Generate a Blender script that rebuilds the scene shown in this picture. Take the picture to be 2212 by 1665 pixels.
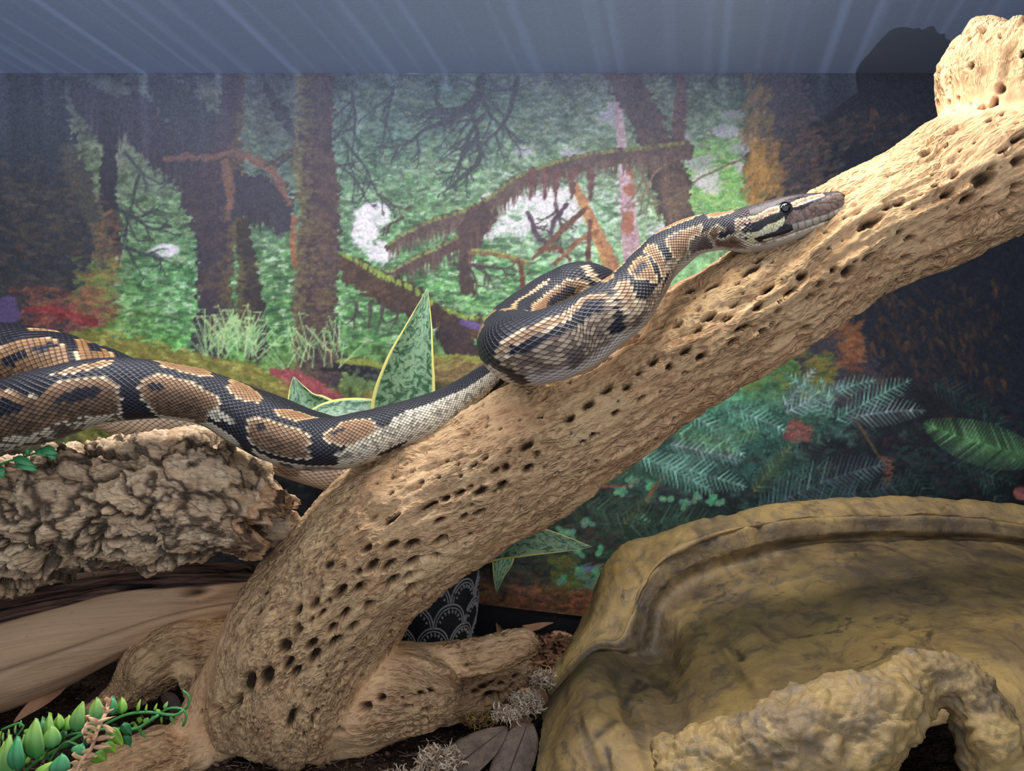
import bpy, bmesh, math, random
import numpy as np
from mathutils import Vector, Matrix

# ------------------------------------------------------------------ scene, camera, light, exposure
for o in list(bpy.data.objects): bpy.data.objects.remove(o)
scn = bpy.context.scene
COL = scn.collection
FOC = 1609.0            # focal length in pixels of the 2212 x 1665 frame
EYE = 0.30              # camera height above the substrate (m)
WALL_Y = 0.85           # back wall of the vivarium
CEIL_Z = 0.655

cam_d = bpy.data.cameras.new('camera'); cam = bpy.data.objects.new('camera', cam_d); COL.objects.link(cam)
cam.location = (0, 0, EYE); cam.rotation_euler = (math.pi/2, 0, 0)
cam_d.sensor_fit = 'HORIZONTAL'; cam_d.sensor_width = 36; cam_d.lens = 36*FOC/2212
cam_d.clip_start = 0.02; cam_d.clip_end = 20
cam_d.dof.use_dof = False
scn.camera = cam

scn.view_settings.view_transform = 'Standard'; scn.view_settings.look = 'None'
scn.view_settings.gamma = 1.0; scn.view_settings.use_curve_mapping = False
scn.view_settings.exposure = 0.0

world = bpy.data.worlds.new('room_light'); scn.world = world; world.use_nodes = True
wbg = world.node_tree.nodes['Background']; wbg.inputs[0].default_value = (0.66, 0.72, 0.86, 1); wbg.inputs[1].default_value = 1.5

def add_light(name, kind, loc, target, power, color, **kw):
    d = bpy.data.lights.new(name, kind); d.energy = power; d.color = color
    for k, v in kw.items(): setattr(d, k, v)
    o = bpy.data.objects.new(name, d); COL.objects.link(o); o.location = loc
    v = Vector(target) - Vector(loc); o.rotation_euler = v.to_track_quat('-Z', 'Y').to_euler()
    return o
# basking lamp under the lid, LED bar along the lid
add_light('basking_lamp', 'SPOT', (0.13, 0.42, 0.64), (0.15, 0.55, 0.30), 3.1, (1.0, 0.90, 0.72), spot_size=math.radians(165), spot_blend=0.5, shadow_soft_size=0.03)
add_light('led_bar', 'AREA', (-0.16, 0.50, 0.648), (-0.16, 0.56, 0.30), 5.0, (0.92, 0.94, 1.0), shape='RECTANGLE', size=0.86, size_y=0.05)
# added spot behind the camera, unseen: brightens the lid and throws the glare streaks
streak_lamp = add_light('added_streak_light', 'SPOT', (-0.83, -3.40, -1.20), (0.10, 0.62, 0.655), 380.0, (0.70, 0.80, 1.0), spot_size=math.radians(34), spot_blend=0.7, shadow_soft_size=0.0)
streak_lamp.data.use_nodes = True
def streak_pattern():
    t = streak_lamp.data.node_tree; n = t.nodes; l = t.links; em = n['Emission']; tc = n.new('ShaderNodeTexCoord'); sp = n.new('ShaderNodeSeparateXYZ'); l.new(tc.outputs['Normal'], sp.inputs[0])
    def m(op, a, b=0.0):
        x = n.new('ShaderNodeMath'); x.operation = op
        for i, v in enumerate((a, b)):
            if isinstance(v, bpy.types.NodeSocket): l.new(v, x.inputs[i])
            else: x.inputs[i].default_value = v
        return x.outputs[0]
    az = m('DIVIDE', sp.outputs[0], m('ABSOLUTE', sp.outputs[2])); el = m('DIVIDE', sp.outputs[1], m('ABSOLUTE', sp.outputs[2]))
    def fine(scale, seed):
        z = n.new('ShaderNodeTexNoise'); z.noise_dimensions = '1D'; l.new(m('ADD', m('MULTIPLY', az, scale), seed), z.inputs['W']); z.inputs['Scale'].default_value = 1.0; z.inputs['Detail'].default_value = 1.0; return z.outputs[0]
    st = m('MULTIPLY', m('MAXIMUM', m('SUBTRACT', fine(260.0, 3.0), 0.50), 0.0), 2.2)
    top = n.new('ShaderNodeMapRange'); top.interpolation_type = 'SMOOTHSTEP'; l.new(el, top.inputs[0]); top.inputs[1].default_value = -0.05; top.inputs[2].default_value = -0.012
    tot = m('MULTIPLY', m('ADD', 1.0, st), top.outputs[0]); l.new(tot, em.inputs['Strength'])
streak_pattern()

# ------------------------------------------------------------------ numpy helpers
def P(px, py, Y):
    "point that the pixel (px, py) of the photograph shows at distance Y from the camera plane"
    return np.array([(px-1106.0)*Y/FOC, Y, EYE-(py-832.5)*Y/FOC])

def _h(ix, iy, iz, seed):
    n = (ix.astype(np.uint32)*np.uint32(374761393) + iy.astype(np.uint32)*np.uint32(668265263) +
         iz.astype(np.uint32)*np.uint32(2147483647) + np.uint32(seed*1013904223 & 0xffffffff))
    n = (n ^ (n >> np.uint32(13)))*np.uint32(1274126177); n = (n ^ (n >> np.uint32(15)))*np.uint32(2246822519)
    return (n ^ (n >> np.uint32(16))).astype(np.float64)/4294967295.0

def vnoise(p, seed=0):
    "value noise in [-1, 1]; p is (n, 3)"
    with np.errstate(over='ignore'):
        f = np.floor(p); w = p-f; w = w*w*(3-2*w); i = f.astype(np.int64) & 0xffffffff
        r = 0
        for dx in (0, 1):
            wx = w[:, 0] if dx else 1-w[:, 0]
            for dy in (0, 1):
                wy = w[:, 1] if dy else 1-w[:, 1]
                for dz in (0, 1):
                    wz = w[:, 2] if dz else 1-w[:, 2]
                    r = r + wx*wy*wz*_h(i[:, 0]+dx, i[:, 1]+dy, i[:, 2]+dz, seed)
    return r*2-1

def fbm(p, octaves=4, seed=0, gain=0.5):
    a = 1.0; r = 0; q = np.array(p, float)
    for k in range(octaves):
        r = r + a*vnoise(q, seed+k*17); a *= gain; q = q*2.03+11.3
    return r

def worley(p, seed=0):
    "distance to the nearest and second nearest cell centre, and a hash of the nearest cell"
    with np.errstate(over='ignore'):
        f = np.floor(p); i = f.astype(np.int64)
        d1 = np.full(len(p), 9.0); d2 = np.full(len(p), 9.0); cid = np.zeros(len(p))
        for dx in (-1, 0, 1):
            for dy in (-1, 0, 1):
                for dz in (-1, 0, 1):
                    a = (i[:, 0]+dx) & 0xffffffff; b = (i[:, 1]+dy) & 0xffffffff; c = (i[:, 2]+dz) & 0xffffffff
                    q = np.stack([f[:, 0]+dx+_h(a, b, c, seed), f[:, 1]+dy+_h(a, b, c, seed+1), f[:, 2]+dz+_h(a, b, c, seed+2)], 1)
                    d = np.sqrt(((q-p)**2).sum(1)); near = d < d1
                    d2 = np.where(near, d1, np.minimum(d2, d)); cid = np.where(near, _h(a, b, c, seed+3), cid); d1 = np.where(near, d, d1)
    return d1, d2, cid

def sstep(a, b, x):
    t = np.clip((x-a)/(b-a), 0, 1); return t*t*(3-2*t)

def spline(pts, step):
    "smooth curve through the rows of pts (first three columns are xyz), resampled at equal arc length; step may be a callable of arc length"
    P_ = np.asarray(pts, float); n = len(P_); k = 24
    E = np.vstack([2*P_[0]-P_[1], P_, 2*P_[-1]-P_[-2]])
    out = []
    for i in range(1, n):
        p0, p1, p2, p3 = E[i-1], E[i], E[i+1], E[i+2]
        t0 = 0; d = lambda a, b: max(1e-6, np.linalg.norm((b-a)[:3]))**0.5
        t1 = t0+d(p0, p1); t2 = t1+d(p1, p2); t3 = t2+d(p2, p3)
        t = np.linspace(t1, t2, k, endpoint=(i == n-1))[:, None]
        A1 = (t1-t)/(t1-t0)*p0+(t-t0)/(t1-t0)*p1; A2 = (t2-t)/(t2-t1)*p1+(t-t1)/(t2-t1)*p2; A3 = (t3-t)/(t3-t2)*p2+(t-t2)/(t3-t2)*p3
        B1 = (t2-t)/(t2-t0)*A1+(t-t0)/(t2-t0)*A2; B2 = (t3-t)/(t3-t1)*A2+(t-t1)/(t3-t1)*A3
        out.append((t2-t)/(t2-t1)*B1+(t-t1)/(t2-t1)*B2)
    C = np.vstack(out)
    s = np.concatenate([[0], np.cumsum(np.linalg.norm(np.diff(C[:, :3], axis=0), axis=1))])
    if callable(step):
        q = [0.0]
        while q[-1] < s[-1]: q.append(q[-1]+step(q[-1]))
        q = np.array(q); q[-1] = s[-1]
    else: q = np.linspace(0, s[-1], max(2, int(s[-1]/step)+1))
    return np.stack([np.interp(q, s, C[:, j]) for j in range(C.shape[1])], 1), q

def frames(C, up=(0, 0, 1)):
    T = np.gradient(C, axis=0); T /= np.linalg.norm(T, axis=1)[:, None]+1e-12
    U = np.array(up, float)-T*(T@np.array(up, float))[:, None]; U /= np.linalg.norm(U, axis=1)[:, None]+1e-9
    S = np.cross(T, U)
    return T, U, S

def grid_faces(n, m, close=False):
    "quads of an n x m vertex grid"
    i, j = np.meshgrid(np.arange(n-1), np.arange(m if close else m-1), indexing='ij'); j2 = (j+1) % m
    return np.stack([i*m+j, i*m+j2, (i+1)*m+j2, (i+1)*m+j], -1).reshape(-1, 4)

# ------------------------------------------------------------------ blender helpers
def mesh_np(name, V, F, smooth=True):
    V = np.asarray(V, np.float32); F = np.asarray(F, np.int32)
    me = bpy.data.meshes.new(name); me.vertices.add(len(V)); me.vertices.foreach_set('co', V.ravel())
    me.loops.add(F.size); me.loops.foreach_set('vertex_index', F.ravel()); me.polygons.add(len(F))
    me.polygons.foreach_set('loop_start', np.arange(0, F.size, F.shape[1], dtype=np.int32))
    try: me.polygons.foreach_set('loop_total', np.full(len(F), F.shape[1], dtype=np.int32))
    except Exception: pass
    me.update(calc_edges=True); me.validate()
    if smooth: me.polygons.foreach_set('use_smooth', np.ones(len(me.polygons), bool))
    return me

def obj(name, me, mat=None, parent=None):
    o = bpy.data.objects.new(name, me); COL.objects.link(o)
    if mat is not None and me is not None: me.materials.clear(); me.materials.append(mat)
    if parent is not None: o.parent = parent
    return o

def tag(o, label=None, cat=None, group=None, kind=None):
    if label: o['label'] = label
    if cat: o['category'] = cat
    if group: o['group'] = group
    if kind: o['kind'] = kind
    return o

def empty(name, loc=(0, 0, 0)):
    o = bpy.data.objects.new(name, None); COL.objects.link(o); o.location = loc; o.empty_display_size = 0.02; return o

def adopt(child, parent):
    "parent a mesh that was built in world coordinates"
    child.parent = parent; child.matrix_parent_inverse = Matrix.Translation(parent.location).inverted(); return child

def col_attr(me, name, rgb):
    a = me.color_attributes.new(name, 'FLOAT_COLOR', 'POINT')
    c = np.ones((len(me.vertices), 4), np.float32); c[:, :3] = rgb; a.data.foreach_set('color', c.ravel())
def flt_attr(me, name, v):
    a = me.attributes.new(name, 'FLOAT', 'POINT'); a.data.foreach_set('value', np.asarray(v, np.float32))

def srgb(c):
    c = np.asarray(c, float)/255.0
    return np.where(c <= 0.04045, c/12.92, ((c+0.055)/1.055)**2.4)

class NT:
    "small node-tree writer"
    def __init__(s, name):
        s.m = bpy.data.materials.new(name); s.m.use_nodes = True; s.t = s.m.node_tree; s.t.nodes.clear()
        s.out = s.t.nodes.new('ShaderNodeOutputMaterial'); s.b = s.t.nodes.new('ShaderNodeBsdfPrincipled'); s.t.links.new(s.b.outputs[0], s.out.inputs[0])
    def n(s, kind, **kw):
        x = s.t.nodes.new('ShaderNode'+kind)
        for k, v in kw.items():
            if isinstance(k, str) and hasattr(x, k): setattr(x, k, v)
        return x
    def put(s, sock, v):
        if isinstance(v, bpy.types.NodeSocket): s.t.links.new(v, sock)
        elif isinstance(v, (tuple, list)) and sock.type == 'RGBA': sock.default_value = tuple(v)+((1,) if len(v) == 3 else ())
        else: sock.default_value = v
    def math(s, op, a, b=0.0, c=None, clamp=False):
        x = s.n('Math', operation=op); x.use_clamp = clamp; s.put(x.inputs[0], a); s.put(x.inputs[1], b)
        if c is not None: s.put(x.inputs[2], c)
        return x.outputs[0]
    def attr(s, name): x = s.n('Attribute'); x.attribute_name = name; return x
    def comb(s, a, b, c=0.0):
        x = s.n('CombineXYZ'); s.put(x.inputs[0], a); s.put(x.inputs[1], b); s.put(x.inputs[2], c); return x.outputs[0]
    def noise(s, vec, scale, detail=4, rough=0.55, dist=0.0):
        x = s.n('TexNoise'); s.put(x.inputs['Vector'], vec); x.inputs['Scale'].default_value = scale; x.inputs['Detail'].default_value = detail
        x.inputs['Roughness'].default_value = rough; x.inputs['Distortion'].default_value = dist; return x.outputs[0]
    def vor(s, vec, scale, feature='F1', rnd=1.0, out=0):
        x = s.n('TexVoronoi', feature=feature); s.put(x.inputs['Vector'], vec); x.inputs['Scale'].default_value = scale
        x.inputs['Randomness'].default_value = rnd; return x.outputs[out]
    def ramp(s, f, stops):
        x = s.n('ValToRGB'); s.put(x.inputs[0], f); e = x.color_ramp.elements
        while len(e) < len(stops): e.new(0.5)
        for k, (p, c) in enumerate(stops):
            e[k].position = p; e[k].color = (tuple(c)+(1,)) if hasattr(c, '__len__') else (c, c, c, 1)
        return x.outputs[0]
    def mix(s, f, a, b, mode='MIX'):
        x = s.n('MixRGB', blend_type=mode); s.put(x.inputs[0], f); s.put(x.inputs[1], a); s.put(x.inputs[2], b); return x.outputs[0]
    def obco(s): return s.n('TexCoord').outputs['Object']
    def bump(s, h, dist, strength=1.0, normal=None):
        x = s.n('Bump'); s.put(x.inputs['Height'], h); x.inputs['Distance'].default_value = dist; x.inputs['Strength'].default_value = strength
        if normal is not None: s.put(x.inputs['Normal'], normal)
        return x.outputs[0]
    def fin(s, color=None, rough=0.6, spec=0.5, normal=None, **kw):
        if color is not None: s.put(s.b.inputs['Base Color'], color)
        s.put(s.b.inputs['Roughness'], rough); s.put(s.b.inputs['Specular IOR Level'], spec)
        if normal is not None: s.put(s.b.inputs['Normal'], normal)
        for k, v in kw.items(): s.put(s.b.inputs[k.replace('_', ' ')], v)
        return s.m
def L(r, g, b): return tuple(float(x) for x in srgb((r, g, b)))

def smooth_remesh(me, voxel, iters=6, factor=0.5):
    "union of the overlapping pieces of a mesh as one skin"
    o = bpy.data.objects.new('tmp', me); COL.objects.link(o)
    r = o.modifiers.new('r', 'REMESH'); r.mode = 'VOXEL'; r.voxel_size = voxel
    if iters: m = o.modifiers.new('s', 'SMOOTH'); m.factor = factor; m.iterations = iters
    bpy.context.view_layer.update()
    ev = o.evaluated_get(bpy.context.evaluated_depsgraph_get()); out = bpy.data.meshes.new_from_object(ev)
    bpy.data.objects.remove(o); bpy.data.meshes.remove(me)
    return out
def verts_np(me):
    v = np.empty(len(me.vertices)*3, np.float32); me.vertices.foreach_get('co', v); return v.reshape(-1, 3).astype(float)
def normals_np(me):
    v = np.empty(len(me.vertices)*3, np.float32); me.vertex_normals.foreach_get('vector', v); return v.reshape(-1, 3).astype(float)

def tube_vf(C, R, m=24, squash=None, up=(0, 0, 1), cap=True):
    "plain closed tube round the points C with radii R"
    T, U, S = frames(C, up); th = np.linspace(0, 2*np.pi, m, endpoint=False)
    sq = np.ones(len(C)) if squash is None else squash
    V = C[:, None]+(U[:, None]*np.cos(th)[None, :, None]*sq[:, None, None]+S[:, None]*np.sin(th)[None, :, None])*np.asarray(R)[:, None, None]
    V = V.reshape(-1, 3); F = grid_faces(len(C), m, True)
    if cap:
        a, b = len(V), len(V)+1; V = np.vstack([V, C[0]-T[0]*R[0]*0.5, C[-1]+T[-1]*R[-1]*0.5])
        j = np.arange(m); j2 = (j+1) % m; o = (len(C)-1)*m
        F = np.vstack([F, np.stack([j2, j, np.full(m, a), np.full(m, a)], 1), np.stack([o+j, o+j2, np.full(m, b), np.full(m, b)], 1)])
    return V, F
def join_vf(parts):
    V = []; F = []; k = 0
    for v, f in parts: V.append(v); F.append(np.asarray(f)+k); k += len(v)
    return np.vstack(V), np.vstack(F)
def mesh_tris(name, V, F, smooth=True):
    "quads in which a repeated last index stands for a triangle"
    bm = bpy.data.meshes.new(name); bm.from_pydata([tuple(v) for v in V], [], [tuple(int(x) for x in (f[:3] if f[2] == f[3] else f)) for f in F]); bm.update()
    if smooth: bm.polygons.foreach_set('use_smooth', np.ones(len(bm.polygons), bool))
    return bm
# ------------------------------------------------------------------ vivarium shell
def slab(name, lo, hi, mat):
    bm = bmesh.new(); bmesh.ops.create_cube(bm, size=1); me = bpy.data.meshes.new(name)
    for v in bm.verts: v.co = [(lo[k]+hi[k])/2+v.co[k]*(hi[k]-lo[k]) for k in range(3)]
    bm.to_mesh(me); bm.free(); o = obj(name, me, mat); o['kind'] = 'structure'; return o
def shell():
    M = NT('slate_pvc'); n = M.noise(M.obco(), 3.0, 3); g = M.noise(M.obco(), 260, 2)
    pvc = M.fin(M.mix(n, L(140, 152, 178), L(152, 164, 188)), rough=0.45, normal=M.bump(g, 0.0004, 0.3))
    M = NT('black_pvc'); blk = M.fin(L(16, 17, 22), rough=0.5, normal=M.bump(M.noise(M.obco(), 300, 2), 0.0003, 0.3))
    W = 0.66
    slab('wall_back', (-W, WALL_Y, -0.02), (W, WALL_Y+0.012, CEIL_Z+0.012), blk)
    slab('wall_left', (-W-0.012, 0.02, -0.02), (-W, WALL_Y+0.012, CEIL_Z+0.012), blk)
    slab('wall_right', (W, 0.02, -0.02), (W+0.012, WALL_Y+0.012, CEIL_Z+0.012), blk)
    slab('ceiling', (-W, 0.30, CEIL_Z), (W, WALL_Y, CEIL_Z+0.012), pvc)
    slab('floor', (-W, 0.02, -0.032), (W, WALL_Y, -0.02), blk)
shell()
# ------------------------------------------------------------------ the python: path and body shape
# px, py, distance, radius in px at that distance
SNAKE = [(1826,438,.500,6),(1812,441,.500,24),(1790,447,.500,32),(1760,458,.500,40),(1720,470,.502,47),(1680,482,.505,52),(1640,493,.508,53),(1600,500,.51,47),(1560,502,.512,43),
 (1500,513,.512,45),(1455,538,.508,50),(1405,585,.500,54),(1370,632,.49,62),(1320,680,.48,74),(1260,722,.482,82),(1190,752,.484,86),(1140,760,.495,84),(1112,745,.52,78),(1118,715,.548,68),(1150,680,.575,60),(1205,640,.59,56),
 (1255,618,.595,52),(1300,640,.61,56),(1310,720,.64,64),(1240,860,.685,75),(1120,1020,.70,80),(960,1085,.69,84),(850,1045,.665,86),(745,996,.64,84),(640,962,.625,84),(540,922,.62,84),(420,885,.62,86),(300,872,.63,88),(190,830,.64,88),
 (80,796,.65,88),(-40,786,.66,88),(-170,815,.64,88),(-250,880,.59,88),(-210,925,.535,86),(-90,918,.515,84),(0,905,.508,82),(100,880,.505,84),(200,853,.507,78),(300,845,.512,70),(400,853,.518,62),(470,874,.522,62),(540,912,.524,66),
 (620,948,.526,66),(700,963,.532,60),(780,950,.54,60),(850,926,.547,54),(920,904,.553,50),(1000,860,.565,40),(1065,815,.578,34),(1130,775,.592,30),(1190,740,.605,24),(1240,725,.615,12),(1255,722,.618,4)]
SN3 = np.array([list(P(a, b, y))+[r*y/FOC, y] for a, b, y, r in SNAKE])
_c, _q = spline(SN3, 0.001)
SN_CTRL_S = [float(_q[np.argmin(((_c[:, :3]-p[:3])**2).sum(1))]) for p in SN3]
# the two strands lie close to one another: fix the arc lengths so they increase
_s = 0.0
for i, p in enumerate(SN3):
    w = np.where((_q >= _s-1e-9) & (_q <= _s+0.25))[0]
    if i: _s = float(_q[w[np.argmin(((_c[w][:, :3]-p[:3])**2).sum(1))]])
    SN_CTRL_S[i] = _s
HEAD_END = SN_CTRL_S[8]
def sn_step(s):
    if s < HEAD_END: return 0.0006
    if SN_CTRL_S[23] < s < SN_CTRL_S[27] or SN_CTRL_S[36] < s < SN_CTRL_S[39]: return 0.004
    if s > SN_CTRL_S[54]: return 0.002
    return 0.0009
SC, SS = spline(SN3, sn_step)
SR = np.maximum(SC[:, 3], 0.0006); SC = SC[:, :3]
ker = np.exp(-0.5*(np.arange(-6, 7)/3.0)**2); ker /= ker.sum()
def sm(a): return np.stack([np.convolve(np.pad(a[:, j], 6, 'edge'), ker, 'valid') for j in range(a.shape[1])], 1)
SCs = sm(SC); SCs[:3] = SC[:3]; SC = SCs
ST, SU, SSd = frames(SC)
# roll of the back about the body axis (degrees, positive turns it towards the viewer side), by control point
ROLL = {0:0, 8:0, 11:10, 13:14, 16:10, 18:-10, 21:-14, 24:0, 38:0, 41:4, 45:10, 49:12, 53:8, 57:0}
rk = sorted(ROLL); roll = np.interp(SS, [SN_CTRL_S[min(k, len(SN_CTRL_S)-1)] for k in rk], [ROLL[k] for k in rk])*np.pi/180
# on strands that run to the left the viewer is on the -side, on those that run right on the +side
viewer = np.sign((SSd*np.array([0, -1.0, 0])).sum(1)+1e-9)
vs = np.convolve(np.pad(viewer, 20, 'edge'), np.ones(41)/41, 'valid'); roll = roll*vs
cr, sr_ = np.cos(roll)[:, None], np.sin(roll)[:, None]
SU, SSd = SU*cr+SSd*sr_, SSd*cr-SU*sr_
SM = 161
TH = np.linspace(-np.pi, np.pi, SM)
# head profile, distance from the snout in metres: half width, height above, height below
HD = np.array([[0,.0015,.0015,.0015],[.0015,.0068,.0058,.0066],[.005,.0098,.0086,.0098],[.013,.0115,.0102,.0118],[.022,.0135,.0128,.0134],[.032,.0155,.0148,.0150],[.043,.0185,.0160,.0162],[.055,.0208,.0162,.0168],[.066,.0205,.0156,.0162],[.076,.0175,.0146,.0150],[.088,.0150,.0140,.0140]])
def sn_shape():
    c, s = np.cos(TH), np.sin(TH)
    k = sstep(HEAD_END*0.72, HEAD_END*1.0, SS)[:, None]
    # body: round back, slightly flattened belly
    bw = 1.04*s; bh = np.where(c > 0, c, 0.86*c)
    body = (SU[:, None]*(bh)[None, :, None]+SSd[:, None]*bw[None, :, None])*SR[:, None, None]
    w = np.interp(SS, HD[:, 0], HD[:, 1])[:, None]; hu = np.interp(SS, HD[:, 0], HD[:, 2])[:, None]; hd = np.interp(SS, HD[:, 0], HD[:, 3])[:, None]
    p = 0.82
    hs = np.sign(s)*np.abs(s)**p; hc = np.sign(c)*np.abs(c)**0.92
    # brow ridge above the eye, hollow in front of it, lips that bulge, groove of the mouth
    ss = SS[:, None]; th = np.abs(TH)[None, :]*180/np.pi
    g = lambda a, b, wa, wb: np.exp(-((ss-a)/wa)**2-((th-b)/wb)**2)
    d = 0.0010*g(.036, 42, .008, 12)-0.0012*g(.026, 52, .010, 14)+0.0010*g(.055, 110, .014, 22)-0.0009*np.exp(-((th-131-ss*100)/3.2)**2)*(ss < .066)*(ss > .003)
    d += 0.0006*np.exp(-((th-118-ss*100)/7.0)**2)*(ss < .06)
    hw = w*hs[None, :]; hh = np.where(hc[None, :] > 0, hu, hd)*hc[None, :]
    head = SU[:, None]*(hh+d*c)[..., None]+SSd[:, None]*(hw+d*s)[..., None]
    off = head*(1-k[..., None])+body*k[..., None]
    return SC[:, None]+off, off
SV, SOFF = sn_shape()
# conformal scale coordinates: u along the body, v around it
NROW = 43
su = np.concatenate([[0], np.cumsum(np.diff(SS)/np.maximum(0.5*(SR[1:]+SR[:-1]), 0.004))])*NROW/(2*np.pi)*0.80
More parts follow.
